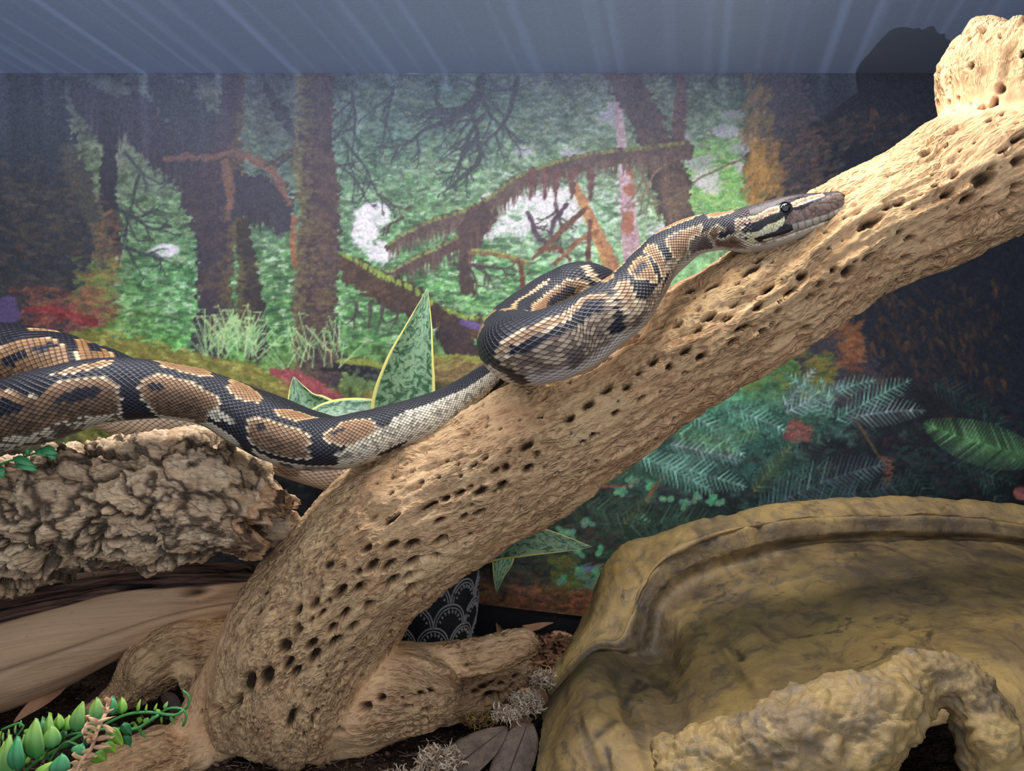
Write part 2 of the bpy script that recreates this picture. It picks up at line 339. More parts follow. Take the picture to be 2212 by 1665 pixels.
# markings: class, outline as (distance from the snout in m, degrees round the body)
MARKS = [
 ('dark',[(1.5271,18),(1.5451,-4),(1.5451,47),(1.5424,77),(1.5442,97),(1.5496,119),(1.555,149),(1.5622,164),(1.5271,171),(1.528,171),(1.5307,121),(1.5307,72),(1.5262,61)]),
 ('dark',[(1.5901,56),(1.6027,49),(1.618,61),(1.6189,74),(1.6243,106),(1.636,153),(1.6225,151),(1.6135,97),(1.6036,81),(1.5955,79),(1.5946,63)]),
 ('dark',[(1.6585,56),(1.6684,38),(1.672,38),(1.6666,52),(1.6693,70),(1.6738,88),(1.6756,121),(1.6729,106),(1.6657,88),(1.6585,81),(1.6576,70)]),
 ('dark',[(1.7053,34),(1.7224,47),(1.7197,54),(1.7152,63),(1.708,59)]),
 ('cream',[(1.4407,169),(1.456,171),(1.4776,153),(1.4749,180),(1.4713,180),(1.4929,180),(1.5145,173),(1.5271,171),(1.528,171),(1.5082,175),(1.4938,133),(1.4866,128),(1.4704,144),(1.4488,149)]),
 ('tan',[(1.4632,47),(1.4749,59),(1.4839,72),(1.4884,72),(1.4956,59),(1.5055,56),(1.5172,56),(1.5262,61),(1.5307,72),(1.5325,95),(1.5307,121),(1.528,171),(1.5082,175),(1.4938,133),(1.4866,128),(1.4776,153),(1.456,171),(1.4407,169),(1.4434,128),(1.4506,52)]),
 ('black',[(1.4956,81),(1.501,77),(1.5109,74),(1.5208,74),(1.5235,81),(1.5172,90),(1.5064,95),(1.4974,90)]),
 ('black',[(1.465,65),(1.4722,74),(1.4776,85),(1.4758,92),(1.4695,92),(1.4632,92),(1.4569,79)]),
 ('grey',[(1.4857,128),(1.4938,133),(1.4965,180),(1.5064,175),(1.4776,182),(1.4578,180),(1.4677,155),(1.4776,167),(1.4848,146)]),
 ('tan',[(1.5424,77),(1.5433,61),(1.5478,47),(1.5568,45),(1.5676,47),(1.5793,54),(1.5901,56),(1.5946,63),(1.5955,74),(1.5919,95),(1.5928,126),(1.5694,162),(1.5541,160),(1.5496,119),(1.5442,97)]),
 ('black',[(1.5478,70),(1.5505,63),(1.5577,65),(1.5577,72),(1.5532,79),(1.5487,77)]),
 ('tan',[(1.4938,40),(1.5001,36),(1.5091,29),(1.519,20),(1.5271,18),(1.5244,34),(1.5154,43),(1.5046,47),(1.4947,45)]),
 ('tan',[(1.5451,-4),(1.5541,-7),(1.5649,-9),(1.573,-11),(1.5793,-2),(1.5802,22),(1.573,32),(1.564,32),(1.5532,25)]),
 ('tan',[(1.591,22),(1.5901,-14),(1.5955,-16),(1.6054,-9),(1.618,11),(1.6162,29),(1.6081,40),(1.6,43),(1.5937,36)]),
 ('tan',[(1.6279,25),(1.6324,11),(1.6441,-2),(1.6621,0),(1.6477,34),(1.6369,38),(1.6306,32)]),
 ('cream',[(1.5919,103),(1.5919,88),(1.5973,77),(1.6072,77),(1.6144,95),(1.6099,92),(1.6027,88),(1.5982,103)]),
 ('tan',[(1.6171,67),(1.618,61),(1.6279,49),(1.6378,47),(1.6495,49),(1.6567,56),(1.6594,70),(1.6576,81),(1.6621,103),(1.6495,113),(1.6369,113),(1.627,106),(1.6216,92)]),
 ('black',[(1.6225,67),(1.627,59),(1.6315,63),(1.6315,70),(1.6261,74)]),
 ('grey',[(1.6441,135),(1.6504,126),(1.6531,157),(1.6603,135),(1.6639,157),(1.6459,157)]),
 ('tan',[(1.6666,52),(1.672,38),(1.6855,20),(1.6963,25),(1.7053,34),(1.7071,52),(1.7098,65),(1.699,72),(1.6855,81),(1.6765,74),(1.6684,63)]),
 ('black',[(1.6729,45),(1.6801,38),(1.6846,43),(1.6819,49),(1.6738,52)]),
 ('grey',[(1.6954,88),(1.6999,81),(1.7062,90),(1.7035,108),(1.6972,110)]),
 ('cream',[(1.7071,56),(1.7152,63),(1.7224,47),(1.7368,38),(1.7593,38),(1.7782,45),(1.8043,45),(1.8061,85),(1.7755,126),(1.7404,115),(1.7062,113),(1.6774,149),(1.6756,103),(1.6747,88),(1.6882,74),(1.7017,70)]),
 ('skin',[(0.2571,-79),(0.2517,-63),(0.2436,-50),(0.2337,-36),(0.2067,-29),(0.1977,-20),(0.1914,-43),(0.1923,-63),(0.1923,-79),(0.1923,-103),(0.2022,-124),(0.2274,-135),(0.2499,-169),(0.2562,-160),(0.2562,-126),(0.258,-108)]),
 ('skin',[(0.1914,-43),(0.1896,-54),(0.1833,-72),(0.1644,-74),(0.1536,-76),(0.1608,-83),(0.1752,-88),(0.1851,-97),(0.1914,-119),(0.1968,-122),(0.1995,-92)]),
 ('black',[(0.2715,-70),(0.2634,-54),(0.2535,-52),(0.2553,-61),(0.2562,-72),(0.2571,-88),(0.2544,-99),(0.249,-115),(0.2463,-140),(0.2544,-164),(0.2535,-126),(0.258,-108),(0.2634,-88)]),
 ('tan',[(0.2562,-79),(0.2517,-63),(0.2436,-50),(0.2337,-40),(0.2076,-32),(0.1977,-22),(0.1914,-34),(0.1932,-54),(0.2004,-43),(0.2157,-45),(0.2328,-56),(0.2409,-70),(0.2481,-76),(0.2499,-90),(0.2535,-90)]),
 ('black',[(0.249,-83),(0.2481,-74),(0.2409,-68),(0.2346,-63),(0.2238,-52),(0.2085,-47),(0.2004,-36),(0.1941,-45),(0.1968,-56),(0.1995,-63),(0.2094,-68),(0.2256,-65),(0.2337,-72),(0.2373,-79),(0.2445,-88)]),
 ('black',[(0.1923,-52),(0.1914,-56),(0.1932,-76),(0.1959,-106),(0.1986,-117),(0.2022,-106),(0.1986,-88),(0.195,-72)]),
 ('grey',[(0.2301,-99),(0.2274,-90),(0.222,-94),(0.2202,-108),(0.2247,-126),(0.2292,-133),(0.231,-115)]),
 ('dark',[(0.1941,-2),(0.1833,-4),(0.1878,-27),(0.1923,-45),(0.1941,-29),(0.1977,-22)]),
 ('tan',[(0.1869,-22),(0.1833,-18),(0.1797,-22),(0.1806,-38),(0.1833,-54),(0.1869,-74),(0.1869,-94),(0.1923,-83),(0.1914,-56),(0.1905,-40)]),
 ('dark',[(0.1788,-27),(0.1752,-34),(0.1707,-50),(0.1689,-63),(0.1788,-70),(0.1842,-70),(0.1833,-54),(0.1806,-38)]),
 ('tan',[(0.168,-7),(0.1563,2),(0.15,-9),(0.1491,-27),(0.1536,-38),(0.1608,-58),(0.1644,-74),(0.1707,-47),(0.1752,-34),(0.1743,-18)]),
 ('black',[(0.1698,-18),(0.1608,-16),(0.1545,-16),(0.1545,-27),(0.1617,-32),(0.1698,-32)]),
 ('tan',[(0.1707,32),(0.1608,38),(0.1527,38),(0.1518,32),(0.1617,20),(0.1716,16)]),
 ('tan',[(0.1842,25),(0.1779,27),(0.1752,14),(0.1806,-4),(0.1851,-4),(0.1878,4)]),
 ('tan',[(0.1509,36),(0.1428,29),(0.1356,22),(0.1302,20),(0.1374,7),(0.1446,18),(0.1491,34)]),
 ('tan',[(0.1446,-7),(0.1392,-7),(0.1365,-27),(0.1401,-45),(0.1455,-63),(0.1545,-79),(0.1599,-74),(0.1536,-50),(0.15,-32),(0.1473,-14)]),
 ('black',[(0.1518,-34),(0.1536,-50),(0.159,-68),(0.1617,-63),(0.1581,-47)]),
 ('skin',[(0.1302,-36),(0.1203,-63),(0.1041,-97),(0.087,-117),(0.0744,-103),(0.0696,-155),(0.0792,-191),(0.1212,-122),(0.1536,-74),(0.1437,-54)]),
 ('dark',[(0.1293,16),(0.1293,-34),(0.1338,-58),(0.1374,-74),(0.1428,-72),(0.141,-54),(0.1365,-32)]),
 ('tan',[(0.1248,14),(0.1149,7),(0.1059,-4),(0.096,-9),(0.0915,-11),(0.0951,-16),(0.105,-32),(0.1176,-20),(0.1266,-2)]),
 ('tan',[(0.0942,-25),(0.0897,-11),(0.0816,-14),(0.0726,-14),(0.0774,-43),(0.0834,-47),(0.0897,-56),(0.0942,-43)]),
 ('tan',[(0.1302,-36),(0.123,-38),(0.1158,-47),(0.1077,-56),(0.1005,-63),(0.1005,-76),(0.1059,-86),(0.1149,-81),(0.1203,-92),(0.1212,-112),(0.1356,-90),(0.1365,-70),(0.1338,-58),(0.1329,-45)]),
 ('grey',[(0.1284,-38),(0.1203,-47),(0.1167,-52),(0.1203,-56),(0.1284,-50)]),
 ('grey',[(0.1203,-94),(0.1167,-86),(0.1086,-88),(0.0996,-99),(0.0924,-140),(0.0933,-155),(0.1086,-130),(0.1185,-112)]),
 ('black',[(0.0888,-115),(0.0879,-99),(0.0822,-103),(0.0768,-103),(0.0774,-108),(0.0843,-122)]),
 ('tan',[(0.0987,-90),(0.0951,-79),(0.0888,-72),(0.0861,-81),(0.0879,-99),(0.0888,-115),(0.0843,-122),(0.0768,-103),(0.0726,-119),(0.0696,-133),(0.0696,-155),(0.0804,-169),(0.0924,-151),(0.0942,-126),(0.0978,-106)]),
 ('grey',[(0.0933,-83),(0.0897,-81),(0.0915,-97)]),
 ('cream',[(0.0492,-169),(0.0312,-169),(0.0168,-173),(0.0048,-144),(0.0078,-176),(0.021,-182),(0.0354,-182),(0.0552,-164),(0.0648,-160)]),
 ('snout',[(0.0372,-81),(0.0282,-74),(0.0186,-63),(0.012,-45),(0.0042,-47),(0.0042,-99),(0.009,-137),(0.0204,-135),(0.0354,-117),(0.0444,-106),(0.0414,-92)]),
 ('crown',[(0.0774,-52),(0.0738,-22),(0.0642,-16),(0.0522,-18),(0.0378,-18),(0.024,-18),(0.0096,-18),(0.0036,-38),(0.0138,-52),(0.0198,-25),(0.033,-50),(0.0408,-61),(0.0438,-65),(0.0504,-61),(0.057,-68),(0.0642,-72),(0.0708,-70),(0.0726,-56)]),
 ('tan',[(0.0762,-94),(0.0762,-72),(0.0744,-61),(0.0708,-70),(0.0642,-72),(0.057,-68),(0.0504,-61),(0.0438,-63),(0.0432,-68),(0.0456,-79),(0.0522,-81),(0.0618,-86),(0.069,-88),(0.0714,-92),(0.0714,-110),(0.0696,-128),(0.0714,-133),(0.0744,-115)]),
 ('tan',[(0.0384,-65),(0.033,-52),(0.0258,-43),(0.0156,-32),(0.0156,-50),(0.0228,-61),(0.03,-72),(0.0354,-76),(0.0378,-74)]),
 ('black',[(0.072,-94),(0.0696,-86),(0.0618,-86),(0.0522,-83),(0.0456,-79),(0.0438,-88),(0.0432,-94),(0.0486,-97),(0.0564,-97),(0.063,-103),(0.0672,-106),(0.0714,-110)]),
 ('black',[(0.0372,-81),(0.033,-76),(0.0258,-70),(0.0186,-58),(0.0198,-68),(0.0258,-76),(0.0318,-86),(0.0366,-83)]),
 ('lip',[(0.0708,-112),(0.0672,-106),(0.0624,-106),(0.0564,-99),(0.0486,-97),(0.0438,-92),(0.0432,-97),(0.0462,-108),(0.0504,-115),(0.0558,-115),(0.063,-119),(0.066,-122),(0.0636,-135),(0.0654,-137),(0.0696,-124)]),
 ('black',[(0.066,-122),(0.0576,-117),(0.0522,-119),(0.0582,-124),(0.0624,-137)]),
 ('tan',[(0.3957,65),(0.3975,52),(0.4002,56),(0.4002,72),(0.4038,97),(0.4002,103),(0.3975,88)]),
 ('black',[(0.3993,70),(0.4047,56),(0.4056,81),(0.402,90)]),
 ('tan',[(0.3111,40),(0.3453,56),(0.3678,70),(0.3813,74),(0.3921,88),(0.3966,103),(0.3975,115),(0.3876,131),(0.3687,115),(0.3417,88),(0.3021,54),(0.2895,27)]),
 ('black',[(0.3318,67),(0.3507,74),(0.3678,85),(0.3777,88),(0.3876,108),(0.3849,119),(0.3669,103),(0.3444,85)]),
 ('tan',[(0.3705,45),(0.366,52),(0.339,34),(0.2895,0),(0.2895,-9),(0.3255,20),(0.357,36)]),
 ('tan',[(0.2841,-65),(0.2841,-52),(0.2841,-25),(0.2841,-4),(0.2841,7),(0.2904,38),(0.2841,36),(0.2841,-9),(0.2841,-34),(0.2841,-58)]),
 ('black',[(0.2841,-29),(0.2841,-9),(0.2841,7),(0.2841,7),(0.2841,-18)]),
 ('tan',[(1.1174,-74),(1.1102,-61),(1.103,-47),(1.0904,-32),(1.0778,-27),(1.0607,-36),(1.0472,-52),(1.0463,-61),(1.0562,-76),(1.0724,-94),(1.0895,-108),(1.1048,-115),(1.1174,-119)]),
 ('black',[(1.1048,-81),(1.1021,-72),(1.0922,-61),(1.085,-61),(1.0859,-72),(1.0949,-88)]),
 ('black',[(1.0841,-56),(1.0814,-45),(1.076,-34),(1.0688,-38),(1.0715,-50),(1.0805,-58)]),
 ('tan',[(1.0643,-20),(1.0733,9),(1.0625,11),(1.0445,2),(1.0247,-18),(1.0175,-38),(1.0283,-54),(1.0364,-58),(1.0472,-43)]),
 ('black',[(1.0526,-18),(1.0607,7),(1.0472,0),(1.0364,-18),(1.0427,-22)]),
 ('tan',[(1.1111,-25),(1.1021,-9),(1.0949,7),(1.0895,-4),(1.1003,-25)]),
]
EYE_AT = (0.0414, -79)
# ------------------------------------------------------------------ driftwood: centre lines (px, py, distance, radius in px)
WOOD = {
 'trunk': [(610,1570,.602,150),(620,1500,.602,172),(655,1410,.60,178),(735,1280,.59,164),(870,1135,.575,160),(1080,1012,.56,147),(1245,912,.548,138),(1400,812,.54,131),(1660,652,.53,127),(1840,522,.525,133),(2005,440,.52,138),(2112,375,.515,150),(2300,270,.51,165),(2420,210,.51,160)],
 'knob': [(2185,300,.51,120),(2190,215,.51,146),(2200,160,.51,160),(2215,130,.51,146)],
 'root_front': [(660,1480,.60,100),(570,1540,.597,70),(490,1585,.588,54),(400,1622,.575,60),(310,1662,.56,74),(200,1725,.545,80)],
 'root_arch': [(560,1400,.59,85),(500,1450,.585,62),(448,1500,.582,38),(415,1560,.578,36),(390,1600,.575,40)],
 'root_back': [(600,1400,.66,60),(510,1390,.65,55),(445,1393,.645,60),(385,1402,.64,62),(330,1438,.635,62),(288,1480,.63,44),(240,1515,.62,24),(180,1550,.61,15)],
 'root_spur': [(400,1430,.63,30),(420,1480,.628,20),(440,1515,.62,20)],
 'fork': [(700,1490,.60,110),(790,1510,.595,92),(870,1490,.59,92),(930,1490,.59,78),(972,1488,.592,52)],
 'fork_foot': [(640,1570,.60,80),(730,1575,.60,62),(840,1560,.60,45),(940,1545,.60,20)],
 'fork_arm': [(850,1425,.61,40),(930,1428,.605,38),(1010,1425,.60,36),(1080,1410,.60,38),(1135,1398,.60,32),(1150,1396,.60,22)],
 'fork_wall': [(940,1500,.645,60),(1020,1490,.65,56),(1090,1465,.65,40),(1140,1440,.65,20)],
 'toe': [(640,1560,.59,90),(600,1600,.585,60),(680,1610,.58,45),(700,1640,.58,20)],
}
def wood_path(k):
    p = np.array([list(P(a, b, y))+[r*y/FOC] for a, b, y, r in WOOD[k]]); c, s = spline(p, 0.004); return c[:, :3], c[:, 3], s
# worm-bored holes: centre (mm), half length along the grain, half width, depth (mm)
HOLES = [(-50,518,192,6.7,3.5,9),(-70,517,189,6.7,3.5,9),(-85,518,187,8.4,3.9,9),(-54,523,179,6.8,3.5,9),(-70,522,176,6.7,3.5,9),(-86,520,174,8.4,3.1,9),(-98,521,173,7.6,3.9,9),(-59,528,168,3.8,2.2,9),(-108,522,169,3.8,2.2,9),(-72,526,166,6.8,3.5,9),(-84,525,162,6.8,3.5,9),(-108,524,157,6.8,3.5,9),(-122,526,154,7.6,4,9),(-72,532,155,6.9,3.6,9),(-140,530,144,7.3,4.4,9),(-130,528,147,3.4,2.2,9),(-101,529,144,6.4,3.6,9),(-119,529,137,6.8,3.6,9),(-136,529,137,6,2.7,9),(-154,533,139,6.9,3.6,9),(-143,530,134,4.7,2.7,9),(-153,532,126,6.4,4,9),(-128,531,126,6.9,3.6,9),(-114,533,126,6.9,3.6,9),(-164,533,113,5.6,5.4,9),(-143,532,115,6.9,3.6,9),(-127,534,116,6.9,3.6,9),(-141,533,106,7.8,4,9),(-160,532,101,6.9,3.6,9),(-155,533,94,6.9,3.6,9),(-159,538,58,10.4,3.6,9),(-148,543,52,11.4,2.3,9),(-111,560,58,6.3,4.2,9),(-126,549,72,2.7,2.8,9),(-142,543,63,3.1,2.7,9),(-147,542,60,3.1,2.7,9),(-127,556,57,4,3.3,9),(-99,558,66,4.5,3.7,9),(9,506,259,6.5,3.4,9),(-3,509,257,4.9,3,9),(11,506,243,4.9,3.4,9),(-5,508,244,3.3,3.4,9),(-12,509,242,4.1,2.1,9),(-7,509,231,4.9,3.4,9),(-22,510,227,6.2,3,9),(-36,512,226,4.5,2.1,9),(-46,513,222,3.3,2.2,9),(11,511,227,3.7,2.6,9),(-12,510,227,2.5,1.7,9),(-22,514,212,5.8,2.2,9),(-33,514,209,3.7,2.2,9),(-51,514,206,5.8,2.2,9),(6,517,214,4.6,2.6,9),(-86,518,206,10.9,2.2,9),(-58,514,217,9.1,2.2,9),(-51,518,192,5,2.6,9),(-68,517,189,5.9,2.6,9),(-85,518,187,7.1,3,9),(-102,520,186,5,3.5,9),(-54,523,179,4.6,2.6,9),(-70,522,175,5.9,2.6,9),(-86,520,174,7.1,2.6,9),(-99,521,173,5.1,3.5,9),(-108,522,169,3.8,2.6,9),(63,500,298,5.7,3.4,9),(76,498,299,4,2.9,9),(92,498,317,5.2,2.5,9),(84,498,308,3.6,2.5,9),(105,495,313,2.8,2.1,9),(98,496,301,2.8,2.5,9),(51,501,287,5.3,3.4,9),(70,499,281,3.2,2.5,9),(88,498,291,3.2,2.5,9),(112,500,294,3.6,2.5,9),(103,502,283,3.7,2.5,9),(116,494,323,2.8,2.1,9),(131,495,346,6.4,2.5,9),(142,492,345,4.4,2.5,9),(148,493,354,5.6,2.5,9),(162,490,352,4,2.5,9),(168,491,364,7.1,2.9,9),(183,488,361,5.5,2.9,9),(190,487,372,3.9,2.9,9),(201,487,367,3.1,2.4,9),(210,485,375,3.1,2,9),(220,486,374,5.1,4.5,9),(211,488,364,4.7,2,9),(196,488,358,3.6,2.5,9),(175,489,348,3.6,2.5,9),(186,492,341,4,2.5,9),(155,491,339,3.2,2.1,9),(150,491,337,3.2,1.6,9),(123,495,337,4,2.1,9),(135,493,331,4,2.5,9),(166,492,334,4,2.5,9),(195,498,335,6.4,3.3,9),(177,496,330,4.8,2.5,9),(146,492,329,4.4,2.1,9),(235,482,406,6.2,2.8,9),(225,483,402,7,2.4,9),(217,484,396,3.9,2.4,9),(232,484,383,4.7,2.4,9),(223,498,352,5.6,2.9,9),(215,501,344,4.9,2.5,9),(111,500,341,4.4,2.5,9),(135,507,368,8.2,3.4,3),(160,499,377,8.9,3.4,3),(166,501,385,5.7,2.5,3),(123,516,367,7.5,2.6,3),(299,472,431,8.4,5.5,9),(304,470,439,5.3,3.2,9),(285,476,433,5.4,3.2,9),(279,477,422,4.6,3.6,9),(291,476,419,5.4,2.8,9),(309,469,446,5.3,2.8,9),(318,467,441,5.3,3.5,9),(318,467,456,6,2.4,9),(285,480,406,5.4,2.4,9),(305,478,413,4.2,2,9),(259,483,395,4.3,2,9),(251,481,399,3.1,2,9),(230,483,405,8.6,2.8,9),(231,484,383,4.7,2,9),(243,488,378,4.7,2,9),(189,487,372,3.5,2.9,9),(210,485,375,2.4,2.4,9),(211,488,364,3.9,2,9),(183,488,361,4.7,2.9,9),(249,484,389,2.7,2,9),(258,489,383,3.9,2.9,9),(291,492,390,5.6,2.9,9),(284,497,384,3.6,2.5,9),(222,498,352,5.6,2.9,9),(269,485,393,2.4,2.4,9),(278,483,399,2.3,2,9),(296,482,405,2.3,2,9),(317,480,411,2.7,2,9),(250,481,418,3.5,2.4,9),(258,479,414,2.7,2,9),(242,482,415,4.7,2,9),(271,489,452,3.9,2.5,9),(287,486,466,6.3,2.4,9),(280,484,455,4.7,1.6,9),(318,474,420,3.8,2.8,9),(319,472,426,3.8,2.8,9),(306,480,521,3.9,3.6,9),(312,475,525,3.1,3.2,9),(313,471,513,3.4,3.2,9),(309,475,509,3.8,3.6,9),(317,469,502,3.8,3.2,9),(307,478,502,4.2,3.6,9),(315,472,497,4.2,3.6,9),(312,476,490,5.4,4.4,9),(307,486,533,3.1,2.4,9),(319,467,508,3,3.1,9),(304,482,515,2.7,2.4,9),(300,488,509,2.4,2.5,9),(311,480,482,4.3,2.4,9),(322,469,490,3,2.8,9),(302,492,528,2.8,2.5,9),(318,469,519,2.7,2.4,9),(313,479,535,2.3,2.4,9),(306,484,481,2.7,2.8,9),(321,469,528,2.7,2.4,9),(63,500,299,6.1,2.9,9),(76,498,300,4.4,2.5,9),(51,501,287,5.3,2.9,9),(39,502,278,4.5,2.5,9),(69,499,280,2.4,2.9,9),(81,500,280,3.6,2.1,9),(102,502,284,4.5,2.5,9),(111,500,293,4.8,2.5,9),(87,498,290,3.2,2.5,9),(98,496,301,2.8,2.1,9),(122,497,304,3.6,2.1,9),(130,499,303,4,2.1,9),(138,495,316,2.8,2.1,9),(149,497,315,3.2,2.5,9),(105,495,312,2.8,2.5,9),(126,494,319,4.8,2.5,9),(135,493,331,3.6,2.1,9),(146,492,329,3.6,2.1,9),(159,495,324,3.6,2.5,9),(166,492,335,3.6,2.5,9),(177,496,330,4.8,2.5,9),(186,492,341,3.6,2.5,9),(94,497,316,4,2.5,9),(115,494,323,4.8,2.1,9),(92,498,318,4.8,2.5,9),(196,498,336,6.4,3.3,9),(56,502,266,4.9,2.1,9),(68,506,259,4.9,2.1,9),(23,506,243,4.9,2.5,9),(33,505,250,3.7,2.1,9),(16,505,253,4.5,2.5,9),(23,513,228,2.9,2.2,9),(42,505,252,4.1,2.1,9),(63,500,276,3.2,2.1,9),(-140,529,145,6,3.1,9),(-154,533,139,4.7,3.1,9),(-135,529,138,5.1,2.2,9),(-153,532,126,5.6,3.1,9),(-144,532,115,5.6,2.7,9),(-129,531,127,5.1,2.7,9),(-125,534,117,5.2,3.1,9),(-163,533,113,5.6,5.4,9),(-140,533,106,7.3,3.6,9),(-160,532,101,6,3.6,9),(-155,533,94,4.7,3.1,9),(-121,525,155,6.4,3.5,9),(-192,538,85,9.6,7.2,9),(-177,534,91,8.6,6.7,9),(-137,545,65,2.6,2.7,9),(-142,543,62,3.1,3.2,9),(-159,538,59,9.6,3.6,9),(-147,544,50,11.4,2.3,9),(-132,562,38,6.4,3.8,9),(-144,555,28,11.7,2.3,9),(-182,549,147,5.3,3.7,3),(-187,547,134,4.9,2.8,3),(-205,587,155,4.7,3.9,3),(-183,563,163,5,3.8,3),(-171,557,175,5.4,3.7,3),(-130,527,173,5.1,3.5,3),(-79,558,67,5,1.9,9),(-69,560,69,5.4,1.9,9),(-60,563,70,5,1.9,9),(-77,557,59,5,2.3,9),(-63,560,56,5.4,2.4,9),(-82,559,47,5.4,1.9,9),(-77,562,42,4.1,2.8,9),(-69,568,82,3.7,1.4,9),(-46,577,77,5.6,2.9,9),(-36,587,78,2.8,2.5,9),(-25,631,46,5.1,3.7,9),(-18,634,49,4.1,2.1,9),(-9,633,47,4.6,2.1,9),(4,638,52,4.6,3.2,9),(0,635,44,4.6,2.7,9),(-31,629,41,5.6,3.7,9),(-18,630,37,7.1,5.3,9),(-9,633,38,4.1,3.7,9),(-25,629,31,5.1,3.7,9),(13,641,52,3.1,3.2,9),(5,589,81,4.3,2.5,9),(-66,561,48,4.5,2.8,9),(-230,559,51,5.9,5.6,20),(-220,550,58,6.2,6,20),(-212,545,62,6.6,5.9,20),(-205,542,67,6.1,5.5,20),(-199,539,72,5.2,4.5,20)]
# ------------------------------------------------------------------ printed forest backdrop (a flat print: ink laid down stroke by stroke)
PX0, PX1, PY0, PY1, PS = -146.0, 2356.0, 158.0, 1352.0, 2.9
class Ink:
    def __init__(s):
        s.w = int((PX1-PX0)/PS)+1; s.h = int((PY1-PY0)/PS)+1
        s.xs = PX0+np.arange(s.w)*PS; s.ys = PY0+np.arange(s.h)*PS
        s.X, s.Y = np.meshgrid(s.xs, s.ys); s.I = np.zeros((s.h, s.w, 3)); s.rng = np.random.RandomState(12)
        s.N = fbm(np.stack([s.X.ravel()/26, s.Y.ravel()/26, s.X.ravel()*0], 1), 4, 2).reshape(s.h, s.w)
        s.N2 = fbm(np.stack([s.X.ravel()/9, s.Y.ravel()/7, s.X.ravel()*0+4], 1), 3, 6).reshape(s.h, s.w)
    def base(s, cols, rows, grid):
        g = np.array(grid, float)/255
        t = np.stack([np.stack([np.interp(s.xs, cols, g[r, :, k]) for r in range(len(rows))]) for k in range(3)], -1)
        for k in range(3):
            for c in range(s.w): s.I[:, c, k] = np.interp(s.ys, rows, t[:, c, k])
    def cap(s, x0, y0, x1, y1, r0, r1, col, a=1.0):
        m = max(r0, r1)+PS; i0 = max(0, int((min(x0, x1)-m-PX0)/PS)); i1 = min(s.w, int((max(x0, x1)+m-PX0)/PS)+2)
        j0 = max(0, int((min(y0, y1)-m-PY0)/PS)); j1 = min(s.h, int((max(y0, y1)+m-PY0)/PS)+2)
        if i0 >= i1 or j0 >= j1: return
        X = s.X[j0:j1, i0:i1]; Y = s.Y[j0:j1, i0:i1]; dx, dy = x1-x0, y1-y0; L2 = dx*dx+dy*dy+1e-9
        t = np.clip(((X-x0)*dx+(Y-y0)*dy)/L2, 0, 1); d = np.hypot(X-x0-t*dx, Y-y0-t*dy)-(r0+(r1-r0)*t)
        k = (np.clip(0.5-d/PS, 0, 1)*a)[..., None]; v = s.I[j0:j1, i0:i1]; v += (np.array(col)/255.0-v)*k
    def limb(s, pts, col, col2=None, rough=6, moss=None, hang=0, lit=None):
        "tapering trunk or branch: pts rows x, y, half width; ragged edge and mottled bark"
        p = np.array(pts, float); m = p[:, 2].max()+rough*2+4
        i0 = max(0, int((p[:, 0].min()-m-PX0)/PS)); i1 = min(s.w, int((p[:, 0].max()+m-PX0)/PS)+1)
        j0 = max(0, int((p[:, 1].min()-m-PY0)/PS)); j1 = min(s.h, int((p[:, 1].max()+m-PY0)/PS)+1)
        X = s.X[j0:j1, i0:i1]; Y = s.Y[j0:j1, i0:i1]; best = np.full(X.shape, 1e9); sd = np.zeros(X.shape)
        for a, b in zip(p[:-1], p[1:]):
            dx, dy = b[0]-a[0], b[1]-a[1]; L2 = dx*dx+dy*dy+1e-9; t = np.clip(((X-a[0])*dx+(Y-a[1])*dy)/L2, 0, 1)
            w = a[2]+(b[2]-a[2])*t; ex, ey = X-a[0]-t*dx, Y-a[1]-t*dy; d = np.hypot(ex, ey)-w; side = (ex*dy-ey*dx)/np.sqrt(L2)/w
            q = d < best; best = np.where(q, d, best); sd = np.where(q, side, sd)
        n = s.N[j0:j1, i0:i1]; n2 = s.N2[j0:j1, i0:i1]
        k = np.clip(0.5-(best+n2*rough)/PS/1.3, 0, 1)[..., None]
        c1 = np.array(col)/255.0; c2 = np.array(col2 if col2 else [x*0.7 for x in col])/255.0
        f = np.clip(0.5+0.45*n2+0.25*n, 0, 1)[..., None]; C = c1*f+c2*(1-f)
        if lit is not None:
            e = (np.clip(sd*lit[1]-0.25+0.5*n2, 0, 1)*lit[2])[..., None]; C = C*(1-e)+np.array(lit[0])/255.0*e
        v = s.I[j0:j1, i0:i1]; v += (C-v)*k
        if moss is not None:
            for a, b in zip(p[:-1], p[1:]):
                n_ = int(np.hypot(*(b-a)[:2])/4)+1
                for t in s.rng.rand(n_):
                    q = a+(b-a)*t; g = s.rng.uniform(0.75, 1.2); s.cap(q[0], q[1]-q[2]*0.9, q[0]+s.rng.uniform(-4, 4), q[1]-q[2]*0.6-2, 3.4, 2, [x*g for x in moss], 0.75)
        if hang:
            for a, b in zip(p[:-1], p[1:]):
                for t in s.rng.rand(int(np.hypot(*(b-a)[:2])/3.2)+1):
                    q = a+(b-a)*t; l = hang*s.rng.uniform(0.3, 1.2); g = s.rng.uniform(0.7, 1.15)
                    s.cap(q[0], q[1]+q[2]*0.5, q[0]+s.rng.uniform(-5, 5), q[1]+q[2]+l, 3.6, 0.8, [x*g for x in col], 0.7)
